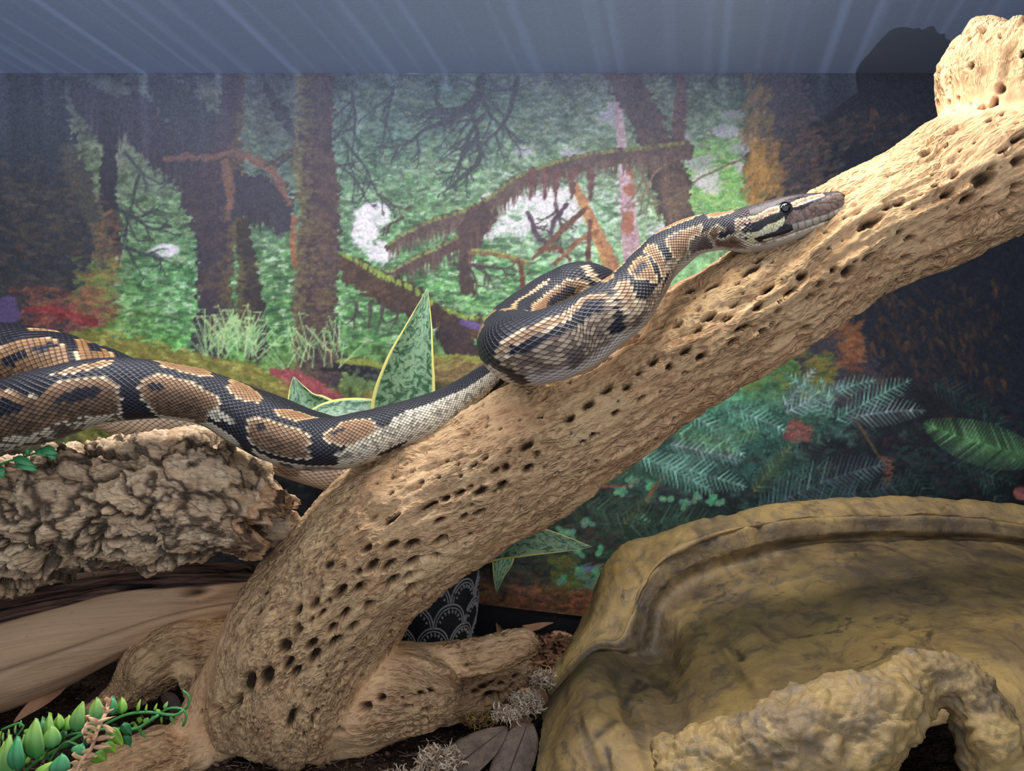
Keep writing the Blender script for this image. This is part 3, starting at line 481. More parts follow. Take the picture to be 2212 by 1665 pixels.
    def leaves(s, n, box, pal, size, a=0.75, ang=0.0, spread=0.6, poly=None, fall=None):
        x0, x1, y0, y1 = box; r = s.rng
        for _ in range(n):
            x, y = r.uniform(x0, x1), r.uniform(y0, y1)
            if poly is not None and not s.inpoly(x, y, poly): continue
            if poly is None:        # ragged, thinning edge
                ed = max(abs(x-(x0+x1)/2)/((x1-x0)/2), abs(y-(y0+y1)/2)/((y1-y0)/2)); ci = min(s.w-1, max(0, int((x-PX0)/PS))); cj = min(s.h-1, max(0, int((y-PY0)/PS)))
                if ed > 0.62+0.30*s.N[cj, ci]+r.rand()*0.42: continue
            j = min(s.h-1, max(0, int((y-PY0)/PS))); i = min(s.w-1, max(0, int((x-PX0)/PS)))
            c = np.array(pal[r.randint(len(pal))], float)*r.uniform(0.8, 1.15)
            l = size*r.uniform(0.5, 1.4); th = ang+r.uniform(-spread, spread)
            c = c*0.72+s.I[j, i]*255*0.28
            s.cap(x, y, x+l*math.cos(th), y+l*math.sin(th), l*0.30, l*0.12, np.minimum(c, 250), a)
    def inpoly(s, x, y, p):
        c = False
        for i in range(len(p)):
            (ax, ay), (bx, by) = p[i-1], p[i]
            if (ay > y) != (by > y) and x < ax+(bx-ax)*(y-ay)/(by-ay): c = not c
        return c
    def blob(s, x, y, rx, ry, col, a=0.9, soft=0.35):
        i0 = max(0, int((x-rx*1.6-PX0)/PS)); i1 = min(s.w, int((x+rx*1.6-PX0)/PS)+1); j0 = max(0, int((y-ry*1.6-PY0)/PS)); j1 = min(s.h, int((y+ry*1.6-PY0)/PS)+1)
        if i0 >= i1 or j0 >= j1: return
        d = np.hypot((s.X[j0:j1, i0:i1]-x)/rx, (s.Y[j0:j1, i0:i1]-y)/ry)+s.N[j0:j1, i0:i1]*0.35+s.N2[j0:j1, i0:i1]*0.22
        k = (1-sstep(1-soft, 1.0+soft*0.4, d))*a; v = s.I[j0:j1, i0:i1]; v += (np.array(col)/255.0-v)*k[..., None]
    def fern(s, x, y, ang, length, col, leaf=0.2, bend=0.0, n=None, a=0.9, tip=None, sides=(1, -1)):
        n = n or int(length/10.5); cx, cy, th = x, y, ang; st = length/n
        for k in range(n):
            nx, ny = cx+st*math.cos(th), cy+st*math.sin(th); t = k/n
            c = np.array(col, float)*(0.75+0.35*s.rng.rand()); 
            if tip is not None: c = c*(1-t)+np.array(tip)*t
            s.cap(cx, cy, nx, ny, 1.5, 1.5, c*0.85, a); l = length*leaf*math.sin(math.pi*(0.12+0.88*t)**0.75)**0.8+3
            for sg in sides:
                q = th+sg*0.95; s.cap(cx, cy, cx+l*math.cos(q), cy+l*math.sin(q), 2.3, 0.6, c*s.rng.uniform(0.65, 1.15), a)
            cx, cy = nx, ny; th += bend/n
    def twig(s, x, y, ang, length, w, col, depth=2, a=0.85):
        cx, cy, th = x, y, ang; n = max(4, int(length/14))
        for k in range(n):
            t = k/n; nx, ny = cx+length/n*math.cos(th), cy+length/n*math.sin(th); s.cap(cx, cy, nx, ny, w*(1-t)+0.9, w*(1-t-1/n)+0.9, col, a)
            if depth and s.rng.rand() < 0.5: s.twig(nx, ny, th+s.rng.choice([-1, 1])*s.rng.uniform(0.4, 1.0), length*(1-t)*0.55, w*(1-t)*0.6, col, depth-1, a)
            cx, cy = nx, ny; th += s.rng.uniform(-0.28, 0.28)

def paint_forest():
    k = Ink(); R = k.rng
    cols = [-146, 0, 200, 400, 600, 800, 1000, 1200, 1400, 1600, 1800, 2000, 2200, 2356]; rows = [158, 230, 330, 450, 600, 750, 900, 1050, 1200, 1350]
    k.base(cols, rows, [  # dims towards top, left and right are light falloff put into the colours
     [(46,56,72),(50,60,76),(62,72,84),(64,73,88),(66,78,94),(78,98,108),(78,104,110),(78,88,102),(72,84,94),(60,78,82),(52,60,76),(44,52,66),(40,46,60),(38,44,58)],
     [(46,56,72),(50,60,76),(96,112,100),(92,104,98),(84,98,100),(84,118,112),(82,122,118),(96,132,124),(98,124,116),(86,122,104),(54,62,76),(44,52,66),(38,44,58),(36,42,56)],
     [(50,58,72),(54,62,76),(104,126,98),(98,120,100),(80,100,98),(88,132,114),(92,142,126),(120,160,146),(128,160,142),(120,160,124),(60,68,80),(44,52,66),(36,42,56),(34,40,54)],
     [(52,58,70),(58,66,74),(92,116,92),(92,126,98),(86,116,106),(104,150,114),(112,170,120),(196,214,236),(150,190,160),(140,206,132),(78,82,92),(46,54,68),(36,42,54),(34,40,52)],
     [(64,60,66),(64,64,68),(94,132,84),(100,176,120),(88,140,88),(104,176,112),(104,180,112),(116,190,132),(120,186,128),(120,180,120),(80,78,76),(50,52,60),(38,42,52),(34,38,48)],
     [(92,74,80),(104,80,84),(120,150,76),(100,186,96),(92,150,84),(86,140,80),(104,150,92),(96,168,100),(80,140,90),(76,120,66),(96,88,60),(52,50,54),(36,40,48),(32,36,44)],
     [(90,80,76),(90,90,70),(120,140,66),(130,140,66),(130,120,72),(100,110,70),(110,120,70),(80,120,80),(62,130,110),(76,158,128),(66,104,98),(46,60,66),(44,66,58),(34,50,46)],
     [(50,50,50),(50,50,50),(50,54,50),(50,54,50),(40,44,46),(40,44,46),(46,52,50),(48,56,50),(52,84,76),(46,76,76),(44,70,74),(40,54,60),(34,40,46),(30,36,42)],
     [(40,40,44),(40,40,44),(40,40,44),(40,40,44),(40,40,44),(40,40,44),(56,56,56),(52,76,64),(44,70,62),(40,60,58),(40,56,60),(36,46,52),(32,38,44),(30,36,42)],
     [(60,46,40),(60,46,40),(60,46,40),(60,46,40),(60,46,40),(80,56,46),(116,76,58),(146,88,66),(120,80,60),(90,64,50),(60,46,44),(40,38,40),(32,34,40),(30,32,38)]])
    # mottle of out-of-focus foliage
    f = np.clip(1+0.24*k.N+0.22*k.N2, 0.5, 1.6)[..., None]; k.I *= f
    lightg = [(138,204,140),(112,186,108),(172,222,176),(84,156,88),(194,226,206),(58,108,70),(70,130,76)]
    midg = [(112,150,112),(90,126,98),(132,164,128),(66,98,82),(152,178,150),(56,84,74)]
    dimg = [(84,104,100),(72,92,92),(98,116,104),(60,76,84)]
    # bright sky gaps
    for x, y, rx, ry in [(1170,450,90,48),(1110,490,60,30),(1215,430,50,34),(1050,500,30,22),(800,470,46,28),(815,545,36,26),(790,500,30,40),(1540,400,40,34),(1500,350,46,22),(1620,300,40,24),(1560,280,40,18),(1350,430,26,60),(1400,300,26,36),(1480,330,26,40),(1320,250,30,30),(1240,330,44,20),(1130,330,30,16),(1010,570,22,12),(355,540,30,14),(1060,430,26,14),(1580,360,24,22),(900,150,30,8),(1420,520,30,40)]:
        k.blob(x, y, rx, ry, (222, 228, 250), 0.85)
    for x, y, rx, ry in [(190,220,20,44),(245,330,26,40),(270,300,26,20),(380,250,20,16),(456,195,22,16)]: k.blob(x, y, rx, ry, (132, 140, 124), 0.8)
    # foliage, back to front
    k.leaves(2600, (200, 700, 180, 420), dimg+[(112,136,104)], 11, 0.6)
    k.leaves(4200, (720, 1640, 165, 420), midg, 11, 0.65)
    k.leaves(3800, (720, 1640, 300, 560), lightg+midg, 11, 0.7)
    k.leaves(1600, (220, 640, 420, 620), lightg[:4]+midg, 11, 0.6)
    k.leaves(5200, (220, 1330, 540, 760), lightg+[(52,104,62),(48,88,58)], 12, 0.8, 0.0, 0.3)
    k.leaves(1500, (220, 1330, 430, 760), [(44,80,56),(56,92,66),(52,70,60)], 15, 0.6, 0.0, 0.25)
    k.leaves(1200, (720, 1640, 165, 560), [(54,80,74),(62,92,78),(70,84,84)], 12, 0.5)
    k.leaves(900, (1440, 1620, 300, 470), [(150,226,120),(120,210,110),(190,240,150),(90,180,90)], 12, 0.8)
    k.leaves(900, (1600, 1800, 640, 860), [(90,150,80),(120,130,60),(60,110,70)], 14, 0.7)
    k.leaves(700, (1040, 1340, 400, 520), [(170,220,200),(120,190,140)], 9, 0.6)
    for x, y, rx, ry in [(1170,455,84,40),(1110,490,50,24),(1215,430,46,30),(1050,500,26,18),(800,470,40,24),(815,545,32,22),(790,500,26,34),(1535,395,34,30),(1500,350,40,18),(1620,300,30,16),(1560,280,36,14),(1400,300,20,26),(1480,330,22,34),(1320,250,24,22),(1240,330,36,14),(1130,330,26,12),(355,540,30,14),(1580,250,30,12),(1590,320,26,14)]:
        k.blob(x, y, rx, ry, (218, 225, 244) if y > 380 else (160, 172, 190), 0.74)
        k.leaves(int(rx*ry/70), (x-rx*1.2, x+rx*1.2, y-ry*1.2, y+ry*1.2), [(120,190,140),(90,160,110),(150,200,170)], 8, 0.7)
    # distant stems and twigs
    dk = (58, 66, 76)
    for x, y, an, l, w in [(1040,170,1.75,300,9),(1118,170,1.72,230,6),(1045,250,2.4,180,5),(1030,300,2.3,140,5),(1040,330,1.9,130,5),(740,300,0.9,200,3),(230,430,0.6,180,5),(250,520,0.7,150,5),(210,200,1.5,120,6),(430,300,2.2,150,3),(760,200,1.4,160,3),(850,190,1.7,170,3),(940,200,1.5,130,3),(700,330,0.9,170,3),(270,330,0.8,120,3),(640,330,2.6,110,4),(620,400,2.4,90,4),(300,380,1.9,130,3)]:
        k.twig(x, y, an, l, w, dk)
    for x, y, an, l, w in [(980,570,0.2,160,4),(870,470,2.6,60,3),(1140,460,1.0,90,4),(1200,440,1.4,90,4),(820,420,0.7,80,2)]: k.twig(x, y, an, l, w, (70, 62, 66), 2)
    # far trunks
    k.limb([(1335,215,9),(1342,300,10),(1355,420,15),(1362,520,19),(1372,600,20)], (196, 184, 206), (160, 130, 140), 2)
    for y, h in ((370,20),(410,14),(480,26),(585,18)): k.blob(1358, y, 15, h, (156, 96, 72), 0.8)
    k.limb([(1470,170,11),(1468,240,14),(1462,320,14),(1455,380,12)], (112, 84, 84), (76, 66, 76), 4)
    k.limb([(1345,160,40),(1365,200,34),(1400,260,36),(1425,330,38),(1450,400,40),(1466,480,36),(1470,520,36)], (92, 80, 80), (64, 60, 72), 9)
    k.limb([(1455,400,30),(1470,480,26)], (120, 104, 92), (84, 76, 80), 5)
    k.limb([(1240,400,9),(1270,460,12),(1300,530,15),(1325,580,16)], (196, 140, 96), (140, 104, 80), 3, lit=((206, 190, 96), -1, 0.8))
    k.limb([(1150,560,4),(1210,500,6),(1265,450,6)], (124, 90, 80), None, 2); k.limb([(1170,540,6),(1205,535,6),(1230,560,4)], (124, 80, 70), None, 2)
    k.limb([(1200,570,4),(1250,520,6),(1290,500,6)], (150, 110, 84), None, 2); k.limb([(1275,480,5),(1270,560,6),(1290,600,6)], (110, 76, 70), None, 2)
    k.twig(1380, 360, 1.1, 150, 4, (110, 104, 90), 1); k.twig(1480, 330, 2.5, 260, 2, (140, 120, 100), 0); k.twig(1640, 330, 2.75, 330, 2, (110, 110, 90), 0)
    # the mossy bough that arches across the middle
    k.limb([(1480,325,20),(1380,335,17),(1280,345,17),(1200,365,18),(1120,395,18),(1060,440,17),(1010,470,20),(930,490,14),(870,515,9),(836,535,5)], (100, 86, 84), (74, 66, 72), 5, moss=(120, 132, 74), hang=24)
    k.limb([(1060,470,16),(1010,515,15),(950,545,13),(890,570,11),(850,590,6),(815,588,3)], (92, 76, 76), (70, 62, 68), 5, moss=(124, 134, 80), hang=26)
    k.limb([(1040,460,24),(1020,500,30),(1010,540,16)], (90, 74, 74), (66, 58, 66), 6, hang=40)
    for x in (1150,1180,1205,1240,1280): k.limb([(x,370,8),(x-3,400,7),(x-5,430,2)], (120, 88, 92), None, 3)
    k.limb([(1020,545,6),(1070,548,6),(1110,560,6),(1140,570,6)], (130, 112, 72), (96, 80, 66), 3, moss=(140, 160, 90))
    k.limb([(1000,560,10),(1005,600,16),(1010,620,18)], (84, 70, 66), (60, 54, 60), 5); k.limb([(1120,560,4),(1130,600,5),(1128,620,5)], (120, 76, 66), None, 3)
    k.limb([(1145,470,4),(1155,505,5),(1170,520,4)], (96, 80, 110), None, 2); k.limb([(1225,440,4),(1195,480,6),(1190,510,3)], (96, 80, 110), None, 2)
    # leaning mossy trunk, left to centre
    k.limb([(735,560,14),(770,590,32),(830,625,34),(890,650,34),(940,680,26),(1000,705,24),(1050,710,26)], (92, 76, 62), (60, 50, 52), 8, moss=(128, 164, 70))
    k.limb([(980,720,36),(1000,760,32),(1020,790,34)], (76, 62, 64), (52, 48, 58), 8); k.limb([(1000,695,7),(1050,712,8)], (106, 90, 160), (80, 70, 120), 3)
    for x in (770,800,826,860): k.twig(x, 655, 1.57, 60, 4, (70, 66, 66), 1)
    # big trunks at the left
    k.limb([(178,200,32),(232,260,44),(290,240,44),(330,300,46),(390,340,46),(420,360,60)], (64, 64, 78), (54, 58, 74), 9, hang=26)
    k.limb([(350,190,34),(390,230,40),(440,290,46),(480,350,40)], (62, 66, 80), (54, 60, 76), 9)
    k.limb([(232,250,15),(236,330,16),(232,420,18),(238,470,17),(250,540,14)], (56, 58, 68), (48, 52, 64), 4)
    k.limb([(505,160,24),(500,230,26),(490,300,32),(475,360,46),(470,420,80),(468,480,56),(466,540,40),(462,600,40),(462,680,36),(455,745,40)], (72, 66, 76), (56, 56, 72), 8, lit=((110, 96, 62), 1, 0.7))
    k.limb([(520,420,50),(590,440,46),(612,480,22)], (62, 62, 78), (54, 56, 72), 10, hang=20)
    k.limb([(522,480,16),(532,560,20),(540,640,28),(545,700,30),(552,750,28)], (66, 62, 62), (52, 52, 60), 6, lit=((120, 130, 74), -1, 0.6))
    for pts in ([(355,345,7),(400,338,6),(450,342,6),(500,330,8),(540,340,9),(590,370,10),(612,410,8),(625,440,5)], [(488,350,9),(495,400,12),(497,440,9),(490,470,5)]): k.limb(pts, (126, 94, 82), (92, 76, 78), 6)
    k.limb([(575,190,8),(600,230,16),(622,270,14),(640,300,10)], (66, 70, 84), None, 6); k.limb([(640,315,6),(605,345,5),(570,360,3)], (84, 74, 78), None, 3)
    k.limb([(680,160,44),(682,230,42),(676,300,42),(680,360,48),(690,420,46),(690,480,44),(684,540,50),(682,600,46),(678,660,46),(682,720,48),(688,790,56)], (88, 74, 74), (60, 56, 68), 7, lit=((122, 128, 74), -1, 0.75))
    k.limb([(636,470,6),(632,520,6),(636,570,5)], (166, 110, 84), None, 3)
    k.leaves(700, (634, 726, 480, 790), [(104,80,80),(70,58,62),(118,112,70),(94,86,58)], 9, 0.6)
    k.leaves(260, (425, 560, 560, 745), [(112,96,66),(80,70,64),(100,100,66)], 9, 0.55)
    # left bank: dark bushy slope
    k.limb([(-146,160,180),(40,250,110),(60,400,120),(80,520,130),(60,640,130)], (56, 62, 72), (50, 58, 72), 14)
    k.limb([(150,330,20),(175,400,24),(205,470,20),(225,540,18),(232,600,12)], (78, 84, 74), (62, 68, 72), 9)
    for _ in range(5): pass
    k.leaves(1800, (-146, 210, 330, 690), [(74,78,74),(64,66,70),(88,86,76),(58,62,72),(92,78,72)], 14, 0.5, 0.1, 0.4)
    k.leaves(200, (195, 262, 430, 620), [(150,108,80),(128,98,76),(104,88,72)], 12, 0.5)
    k.leaves(420, (150, 250, 560, 700), [(112,140,76),(92,120,72),(150,120,70)], 13, 0.7)
    k.leaves(500, (20, 250, 620, 720), [(140,96,84),(116,72,72),(164,110,76),(90,64,72)], 13, 0.7)
    k.limb([(60,668,5),(110,668,9),(160,680,10),(200,698,10)], (150, 66, 68), (112, 52, 60), 5); k.leaves(120, (60, 205, 655, 705), [(166,84,84),(122,60,64)], 9, 0.7)
    k.blob(15, 680, 26, 46, (96, 84, 140), 0.8)
    # grass and moss bank
    bank = [(150,706),(250,715),(330,735),(450,765),(560,790),(620,815),(700,850),(800,880),(800,960),(-146,960),(-146,760)]
    k.limb([(170,735,20),(300,760,24),(420,790,28),(520,815,30),(600,845,34),(700,885,30),(800,905,30)], (142, 150, 74), (104, 110, 56), 9)
    k.limb([(230,800,30),(420,840,40),(600,900,50)], (150, 128, 70), (110, 96, 56), 10)
    k.leaves(1600, (170, 830, 705, 960), [(166,176,84),(134,150,66),(190,190,100),(150,124,72),(110,128,60)], 12, 0.7, 0.35, 0.5, poly=bank)
    k.limb([(590,800,8),(640,815,16),(690,850,22),(735,880,22)], (168, 84, 92), (132, 70, 80), 6); k.leaves(260, (600, 750, 800, 880), [(190,104,108),(150,76,88)], 9, 0.75, 0.5, 0.4, poly=[(595,795),(650,800),(720,845),(765,885),(680,880),(620,840)])
    k.limb([(700,800,5),(760,790,18),(800,800,22),(850,830,16)], (50, 48, 56), (40, 40, 50), 6); k.leaves(60, (740, 830, 790, 830), [(90,130,100)], 7, 0.7)
    k.limb([(730,780,5),(790,782,7),(840,795,6)], (150, 170, 76), None, 3); k.limb([(800,850,12),(850,880,14),(900,890,14)], (150, 156, 80), (120, 110, 66), 6)
    k.limb([(930,778,9),(990,776,10),(1050,778,10)], (160, 176, 76), (126, 140, 64), 4); k.limb([(930,806,20),(1000,806,22),(1060,806,22)], (150, 132, 82), (112, 98, 70), 7); k.blob(960, 850, 40, 24, (70, 66, 56), 0.8)
    k.leaves(300, (925, 1060, 770, 840), [(170,170,96),(140,116,76),(110,100,64)], 10, 0.7)
    for _ in range(150):
        x, y = (R.uniform(440, 560), R.uniform(725, 775)) if R.rand() < 0.7 else (R.uniform(600, 740), R.uniform(740, 800))
        an = -1.57+R.uniform(-0.8, 0.8); l = R.uniform(30, 80); c = [(150, 214, 150), (110, 180, 110), (180, 220, 150)][R.randint(3)]; bx, by = x+l*math.cos(an), y+l*math.sin(an)
        k.cap(x, y, bx, by, 1.4, 1.0, c, 0.8); k.cap(bx, by, bx+R.uniform(-22, 22), by+R.uniform(-4, 12), 1.1, 0.6, c, 0.8)
    # right: dark trunk with golden moss
    k.limb([(1680,160,60),(1700,260,70),(1700,360,80),(1720,440,80),(1760,560,120),(1800,700,110),(1830,800,90)], (74, 72, 82), (58, 62, 76), 14)
    k.limb([(1900,160,160),(1960,320,190),(2060,600,240),(2150,820,200)], (46, 54, 68), (38, 46, 60), 16)
    k.leaves(380, (1600, 1670, 160, 430), [(134,112,80),(108,94,76),(160,136,76)], 16, 0.7, 1.9, 0.5)
    k.leaves(330, (1610, 1690, 290, 440), [(206,164,84),(186,146,80),(160,128,80)], 16, 0.75, 1.9, 0.5)
    k.leaves(700, (1640, 1830, 260, 470), [(92,84,84),(116,98,84),(72,74,84),(66,90,86),(150,110,84)], 13, 0.5, -0.4, 0.4)
    k.leaves(260, (1700, 2000, 240, 330), [(84,76,78),(120,84,74),(62,66,78)], 12, 0.5, -0.3, 0.4); k.leaves(30, (1868, 1895, 225, 290), [(150,100,84)], 9, 0.7, 1.5, 0.4)
    k.leaves(900, (1790, 2180, 600, 860), [(92,72,58),(72,60,56),(58,56,60),(110,84,60)], 13, 0.5, 1.2, 0.6)
    k.leaves(360, (1800, 1860, 690, 800), [(160,108,72),(124,84,62)], 13, 0.65); k.leaves(300, (1720, 1800, 750, 860), [(150,140,60),(120,120,56),(90,130,70)], 14, 0.7)
    # understorey: brown litter, clover, ferns
    k.blob(1820, 1000, 150, 60, (38, 42, 52), 0.9); k.blob(1980, 900, 150, 60, (42, 46, 54), 0.8); k.blob(1500, 1090, 120, 36, (40, 48, 52), 0.7)
    k.leaves(2200, (1150, 2340, 860, 1240), [(44,54,58),(60,50,54),(76,60,60),(40,70,64),(36,42,50),(54,84,76)], 14, 0.6)
    k.leaves(1500, (1040, 1420, 1090, 1330), [(56,54,60),(84,58,56),(50,84,66),(70,92,56),(40,46,54)], 12, 0.7)
    k.leaves(1100, (1030, 1340, 1260, 1350), [(176,106,78),(146,86,66),(110,90,50),(150,120,70),(80,60,50)], 11, 0.75)
    k.leaves(160, (1225, 1300, 1215, 1280), [(110,130,190),(90,150,130),(130,160,80)], 12, 0.7, -0.3, 0.4)
    k.leaves(200, (1180, 1245, 1200, 1270), [(130,120,60),(96,120,60),(60,90,56)], 14, 0.7)
    for x, y in [(1215,1145),(1235,1155),(1270,1130),(1250,1195),(1300,1190),(1215,1175),(1440,1080),(1480,1090),(1500,1075),(1340,1060),(1365,1040),(1400,1045),(1540,1080),(1210,1250),(1255,1235),(1320,1225),(1290,1240),(1390,1120),(1560,1090)]:
        for _ in range(5): a_ = R.uniform(0, 6.3); c = (90*R.uniform(.8,1.2), 176*R.uniform(.8,1.1), 128); k.cap(x+7*math.cos(a_), y+5*math.sin(a_), x+12*math.cos(a_), y+9*math.sin(a_), 5.5, 5, c, 0.85)
    k.twig(1290, 1050, 0.0, 90, 3, (140, 80, 66), 0); k.limb([(1400,1085,3),(1405,1065,4),(1432,1032,4)], (150, 110, 80), None, 1); k.twig(1840, 900, 0.8, 150, 3, (110, 90, 70), 0); k.leaves(60, (1905, 1925, 985, 1050), [(150,96,80)], 8, 0.8)
    teal, blue, grn = (124, 200, 184), (146, 184, 194), (108, 172, 128)
    for _ in range(42):
        x, y = R.uniform(1400, 1800), R.uniform(880, 1060); k.fern(x, y, R.uniform(2.6, 3.7) if R.rand() < 0.5 else R.uniform(-0.5, 0.6), R.uniform(70, 130), [(58,110,104),(50,92,92),(64,120,98)][R.randint(3)], 0.22, R.uniform(-0.4, 0.5), a=0.75)
    k.leaves(300, (1680, 1760, 905, 955), [(150,84,84),(110,64,70),(180,110,100)], 9, 0.7, poly=[(1690,950),(1705,900),(1755,930),(1740,955)])
    for a_ in [(1790,900,-2.4,110,teal),(1800,900,-1.9,90,teal),(1810,905,-0.55,180,teal),(1830,905,-0.25,170,blue),(1700,890,-0.5,150,blue),(1690,880,-0.9,110,blue),(1780,860,-0.5,120,teal),(1780,850,-2.8,100,teal),(1560,880,0.25,150,teal),(1500,900,0.5,140,teal),(1640,930,2.9,150,grn),(1450,960,0.2,160,blue),(1430,1000,0.25,190,teal),(1380,985,0.35,180,teal),(1450,930,0.3,150,grn),(1640,1110,-0.55,300,(100,134,146)),(1700,1110,-0.4,160,(84,120,130)),(1630,1060,-0.9,130,(100,124,84)),(1700,1010,-0.8,120,(70,100,90)),(1300,1150,-0.25,260,(70,110,90)),(1250,1090,0.2,200,(66,100,84)),(1350,1130,-0.9,90,(90,110,80)),(1500,1120,0.3,150,(64,100,84)),(1780,1080,-0.2,190,(76,110,116)),(2080,870,0.5,150,(60,92,92)),(2020,830,0.4,170,(56,84,86)),(2060,1000,0.3,140,(60,96,90)),(1960,1010,0.9,120,(60,96,90)),(2120,1040,0.8,110,(66,110,96))]:
        k.fern(a_[0], a_[1], a_[2], a_[3], a_[4], 0.20, R.uniform(0.0, 0.4))
    k.fern(2235, 985, 3.32, 250, (112, 190, 120), 0.22, 0.22, n=46, sides=(1, -1)); k.fern(2330, 1000, 3.2, 150, (96, 160, 110), 0.25, 0.0)
    k.leaves(60, (2190, 2212, 1050, 1080), [(190,110,110)], 10, 0.7)
    # cool glare veil over the upper part, light painted into the print colours
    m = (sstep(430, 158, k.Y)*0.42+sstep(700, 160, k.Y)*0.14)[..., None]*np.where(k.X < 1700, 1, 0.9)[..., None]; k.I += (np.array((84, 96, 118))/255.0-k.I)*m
    g = k.I.mean(2, keepdims=True); k.I = (g+(k.I-g)*0.84)*np.array([1.04, 0.97, 0.93])
    return k
def build_poster():
    k = paint_forest(); Y = WALL_Y-0.0035
    X = (k.X-1106)*Y/FOC; Z = EYE-(k.Y-832.5)*Y/FOC
    # the lower edge of the sheet was cut askew: it rises to the left of the pot and sinks to the right
    bot = EYE-(np.interp(k.xs, [-146, 900, 1030, 1260, 1500, 2356], [1290, 1298, 1304, 1331, 1350, 1352])-832.5)*Y/FOC
    Z = np.maximum(Z, bot[None, :])
    V = np.stack([X, np.full_like(X, Y), Z], -1).reshape(-1, 3); F = grid_faces(k.h, k.w)
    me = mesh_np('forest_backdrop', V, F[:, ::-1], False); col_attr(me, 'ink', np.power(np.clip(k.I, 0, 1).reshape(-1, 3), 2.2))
    M = NT('printed_vinyl'); ink = M.attr('ink').outputs['Color']
    co = M.obco(); d = M.noise(co, 420, 3, 0.7); s2 = M.vor(co, 300)
    c = M.mix(1.0, ink, M.ramp(d, [(0.30, 0.78), (0.5, 1.0), (0.7, 1.28)]), 'MULTIPLY'); c = M.mix(0.7, c, M.mix(1.0, c, M.ramp(s2, [(0.1, 1.15), (0.8, 0.85)]), 'MULTIPLY'))
    c = M.mix(1.0, c, (POSTER_GAIN,)*3, 'MULTIPLY')
    mat = M.fin(c, rough=0.55, spec=0.25)
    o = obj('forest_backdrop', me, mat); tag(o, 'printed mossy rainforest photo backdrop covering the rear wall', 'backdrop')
POSTER_GAIN = 0.88
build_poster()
# ------------------------------------------------------------------ driftwood branch
def wood_material(name, light, mid, dark, net=1.0, scale=1.0):
    M = NT(name); gu = M.attr('gu').outputs['Fac']; gv = M.attr('gv').outputs['Fac']; cav = M.attr('cav').outputs['Fac']
    g = M.comb(M.math('MULTIPLY', gu, 150*scale), M.math('MULTIPLY', gv, 430*scale), 0.0)
    wob = M.n('TexNoise'); M.put(wob.inputs['Vector'], g); wob.inputs['Scale'].default_value = 0.35; wob.inputs['Detail'].default_value = 2
    off = M.n('VectorMath', operation='MULTIPLY_ADD'); M.put(off.inputs[0], wob.outputs['Color']); off.inputs[1].default_value = (2.2, 3.4, 0); M.put(off.inputs[2], g)
    cells = M.vor(off.outputs[0], 1.0, 'DISTANCE_TO_EDGE', 1.0)
    big = M.vor(off.outputs[0], 0.42, 'DISTANCE_TO_EDGE', 1.0)
    netm = M.math('MULTIPLY', M.math('MINIMUM', M.math('MULTIPLY', cells, 3.2), 1.0), -1.0)      # pits inside the cells, ridges on their edges
    netb = M.math('MULTIPLY', M.math('MINIMUM', M.math('MULTIPLY', big, 2.6), 1.0), -0.8)
    where = M.noise(M.obco(), 26, 3)
    amt = M.ramp(where, [(0.34, 0.35), (0.54, 1.0)])
    fine = M.noise(M.comb(M.math('MULTIPLY', gu, 260), M.math('MULTIPLY', gv, 900), 0), 1.0, 4, 0.7)
    h = M.math('ADD', M.math('MULTIPLY', M.math('ADD', netm, netb), M.math('MULTIPLY', amt, net)), M.math('MULTIPLY', fine, 1.1))
    tone = M.noise(M.obco(), 16, 4); tone2 = M.noise(g, 0.12, 3)
    c = M.mix(M.ramp(tone, [(0.35, 0.0), (0.65, 1.0)]), light, mid)
    c = M.mix(M.math('MULTIPLY', M.ramp(tone2, [(0.5, 0.0), (0.75, 1.0)]), 0.45), c, dark)
    pit = M.math('MULTIPLY', M.math('MULTIPLY', netm, -1.0), M.math('MULTIPLY', amt, 0.55*net))
    c = M.mix(pit, c, M.mix(1.0, c, L(150, 110, 82), 'MULTIPLY'))
    c = M.mix(M.math('MULTIPLY', cav, 0.92, clamp=True), c, L(26, 18, 14))
    return M.fin(c, rough=0.88, spec=0.15, normal=M.bump(M.math('MULTIPLY', h, M.attr('seam').outputs['Fac']), 0.0022, 1.0))

def near_path(V, keys, paths):
    "for each vertex the closest centre line: arc length, angle, radius, key index, tangent"
    best = np.full(len(V), 1e9); sec = np.full(len(V), 1e9); s_ = np.zeros(len(V)); th = np.zeros(len(V)); rr = np.zeros(len(V)); kk = np.zeros(len(V), int); TT = np.zeros((len(V), 3))
    for ki, k in enumerate(keys):
        C, R, s = paths[k]; T, U, S = frames(C)
        for a in range(0, len(V), 20000):
            v = V[a:a+20000]; d = ((v[:, None]-C[None])**2).sum(2)/(R[None]**2); i = d.argmin(1); dm = d[np.arange(len(v)), i]
            old = best[a:a+20000]; sec[a:a+20000] = np.minimum(sec[a:a+20000], np.maximum(dm, old)); b = dm < old; idx = np.where(b)[0]+a; ii = i[b]
            w = V[idx]-C[ii]; al = (w*T[ii]).sum(1)
            best[idx] = dm[b]; s_[idx] = s[ii]+al; th[idx] = np.arctan2((w*S[ii]).sum(1), (w*U[ii]).sum(1)); rr[idx] = R[ii]; kk[idx] = ki; TT[idx] = T[ii]
    return s_, th, rr, kk, TT, sstep(0.0, 0.45, np.sqrt(sec)-np.sqrt(best))

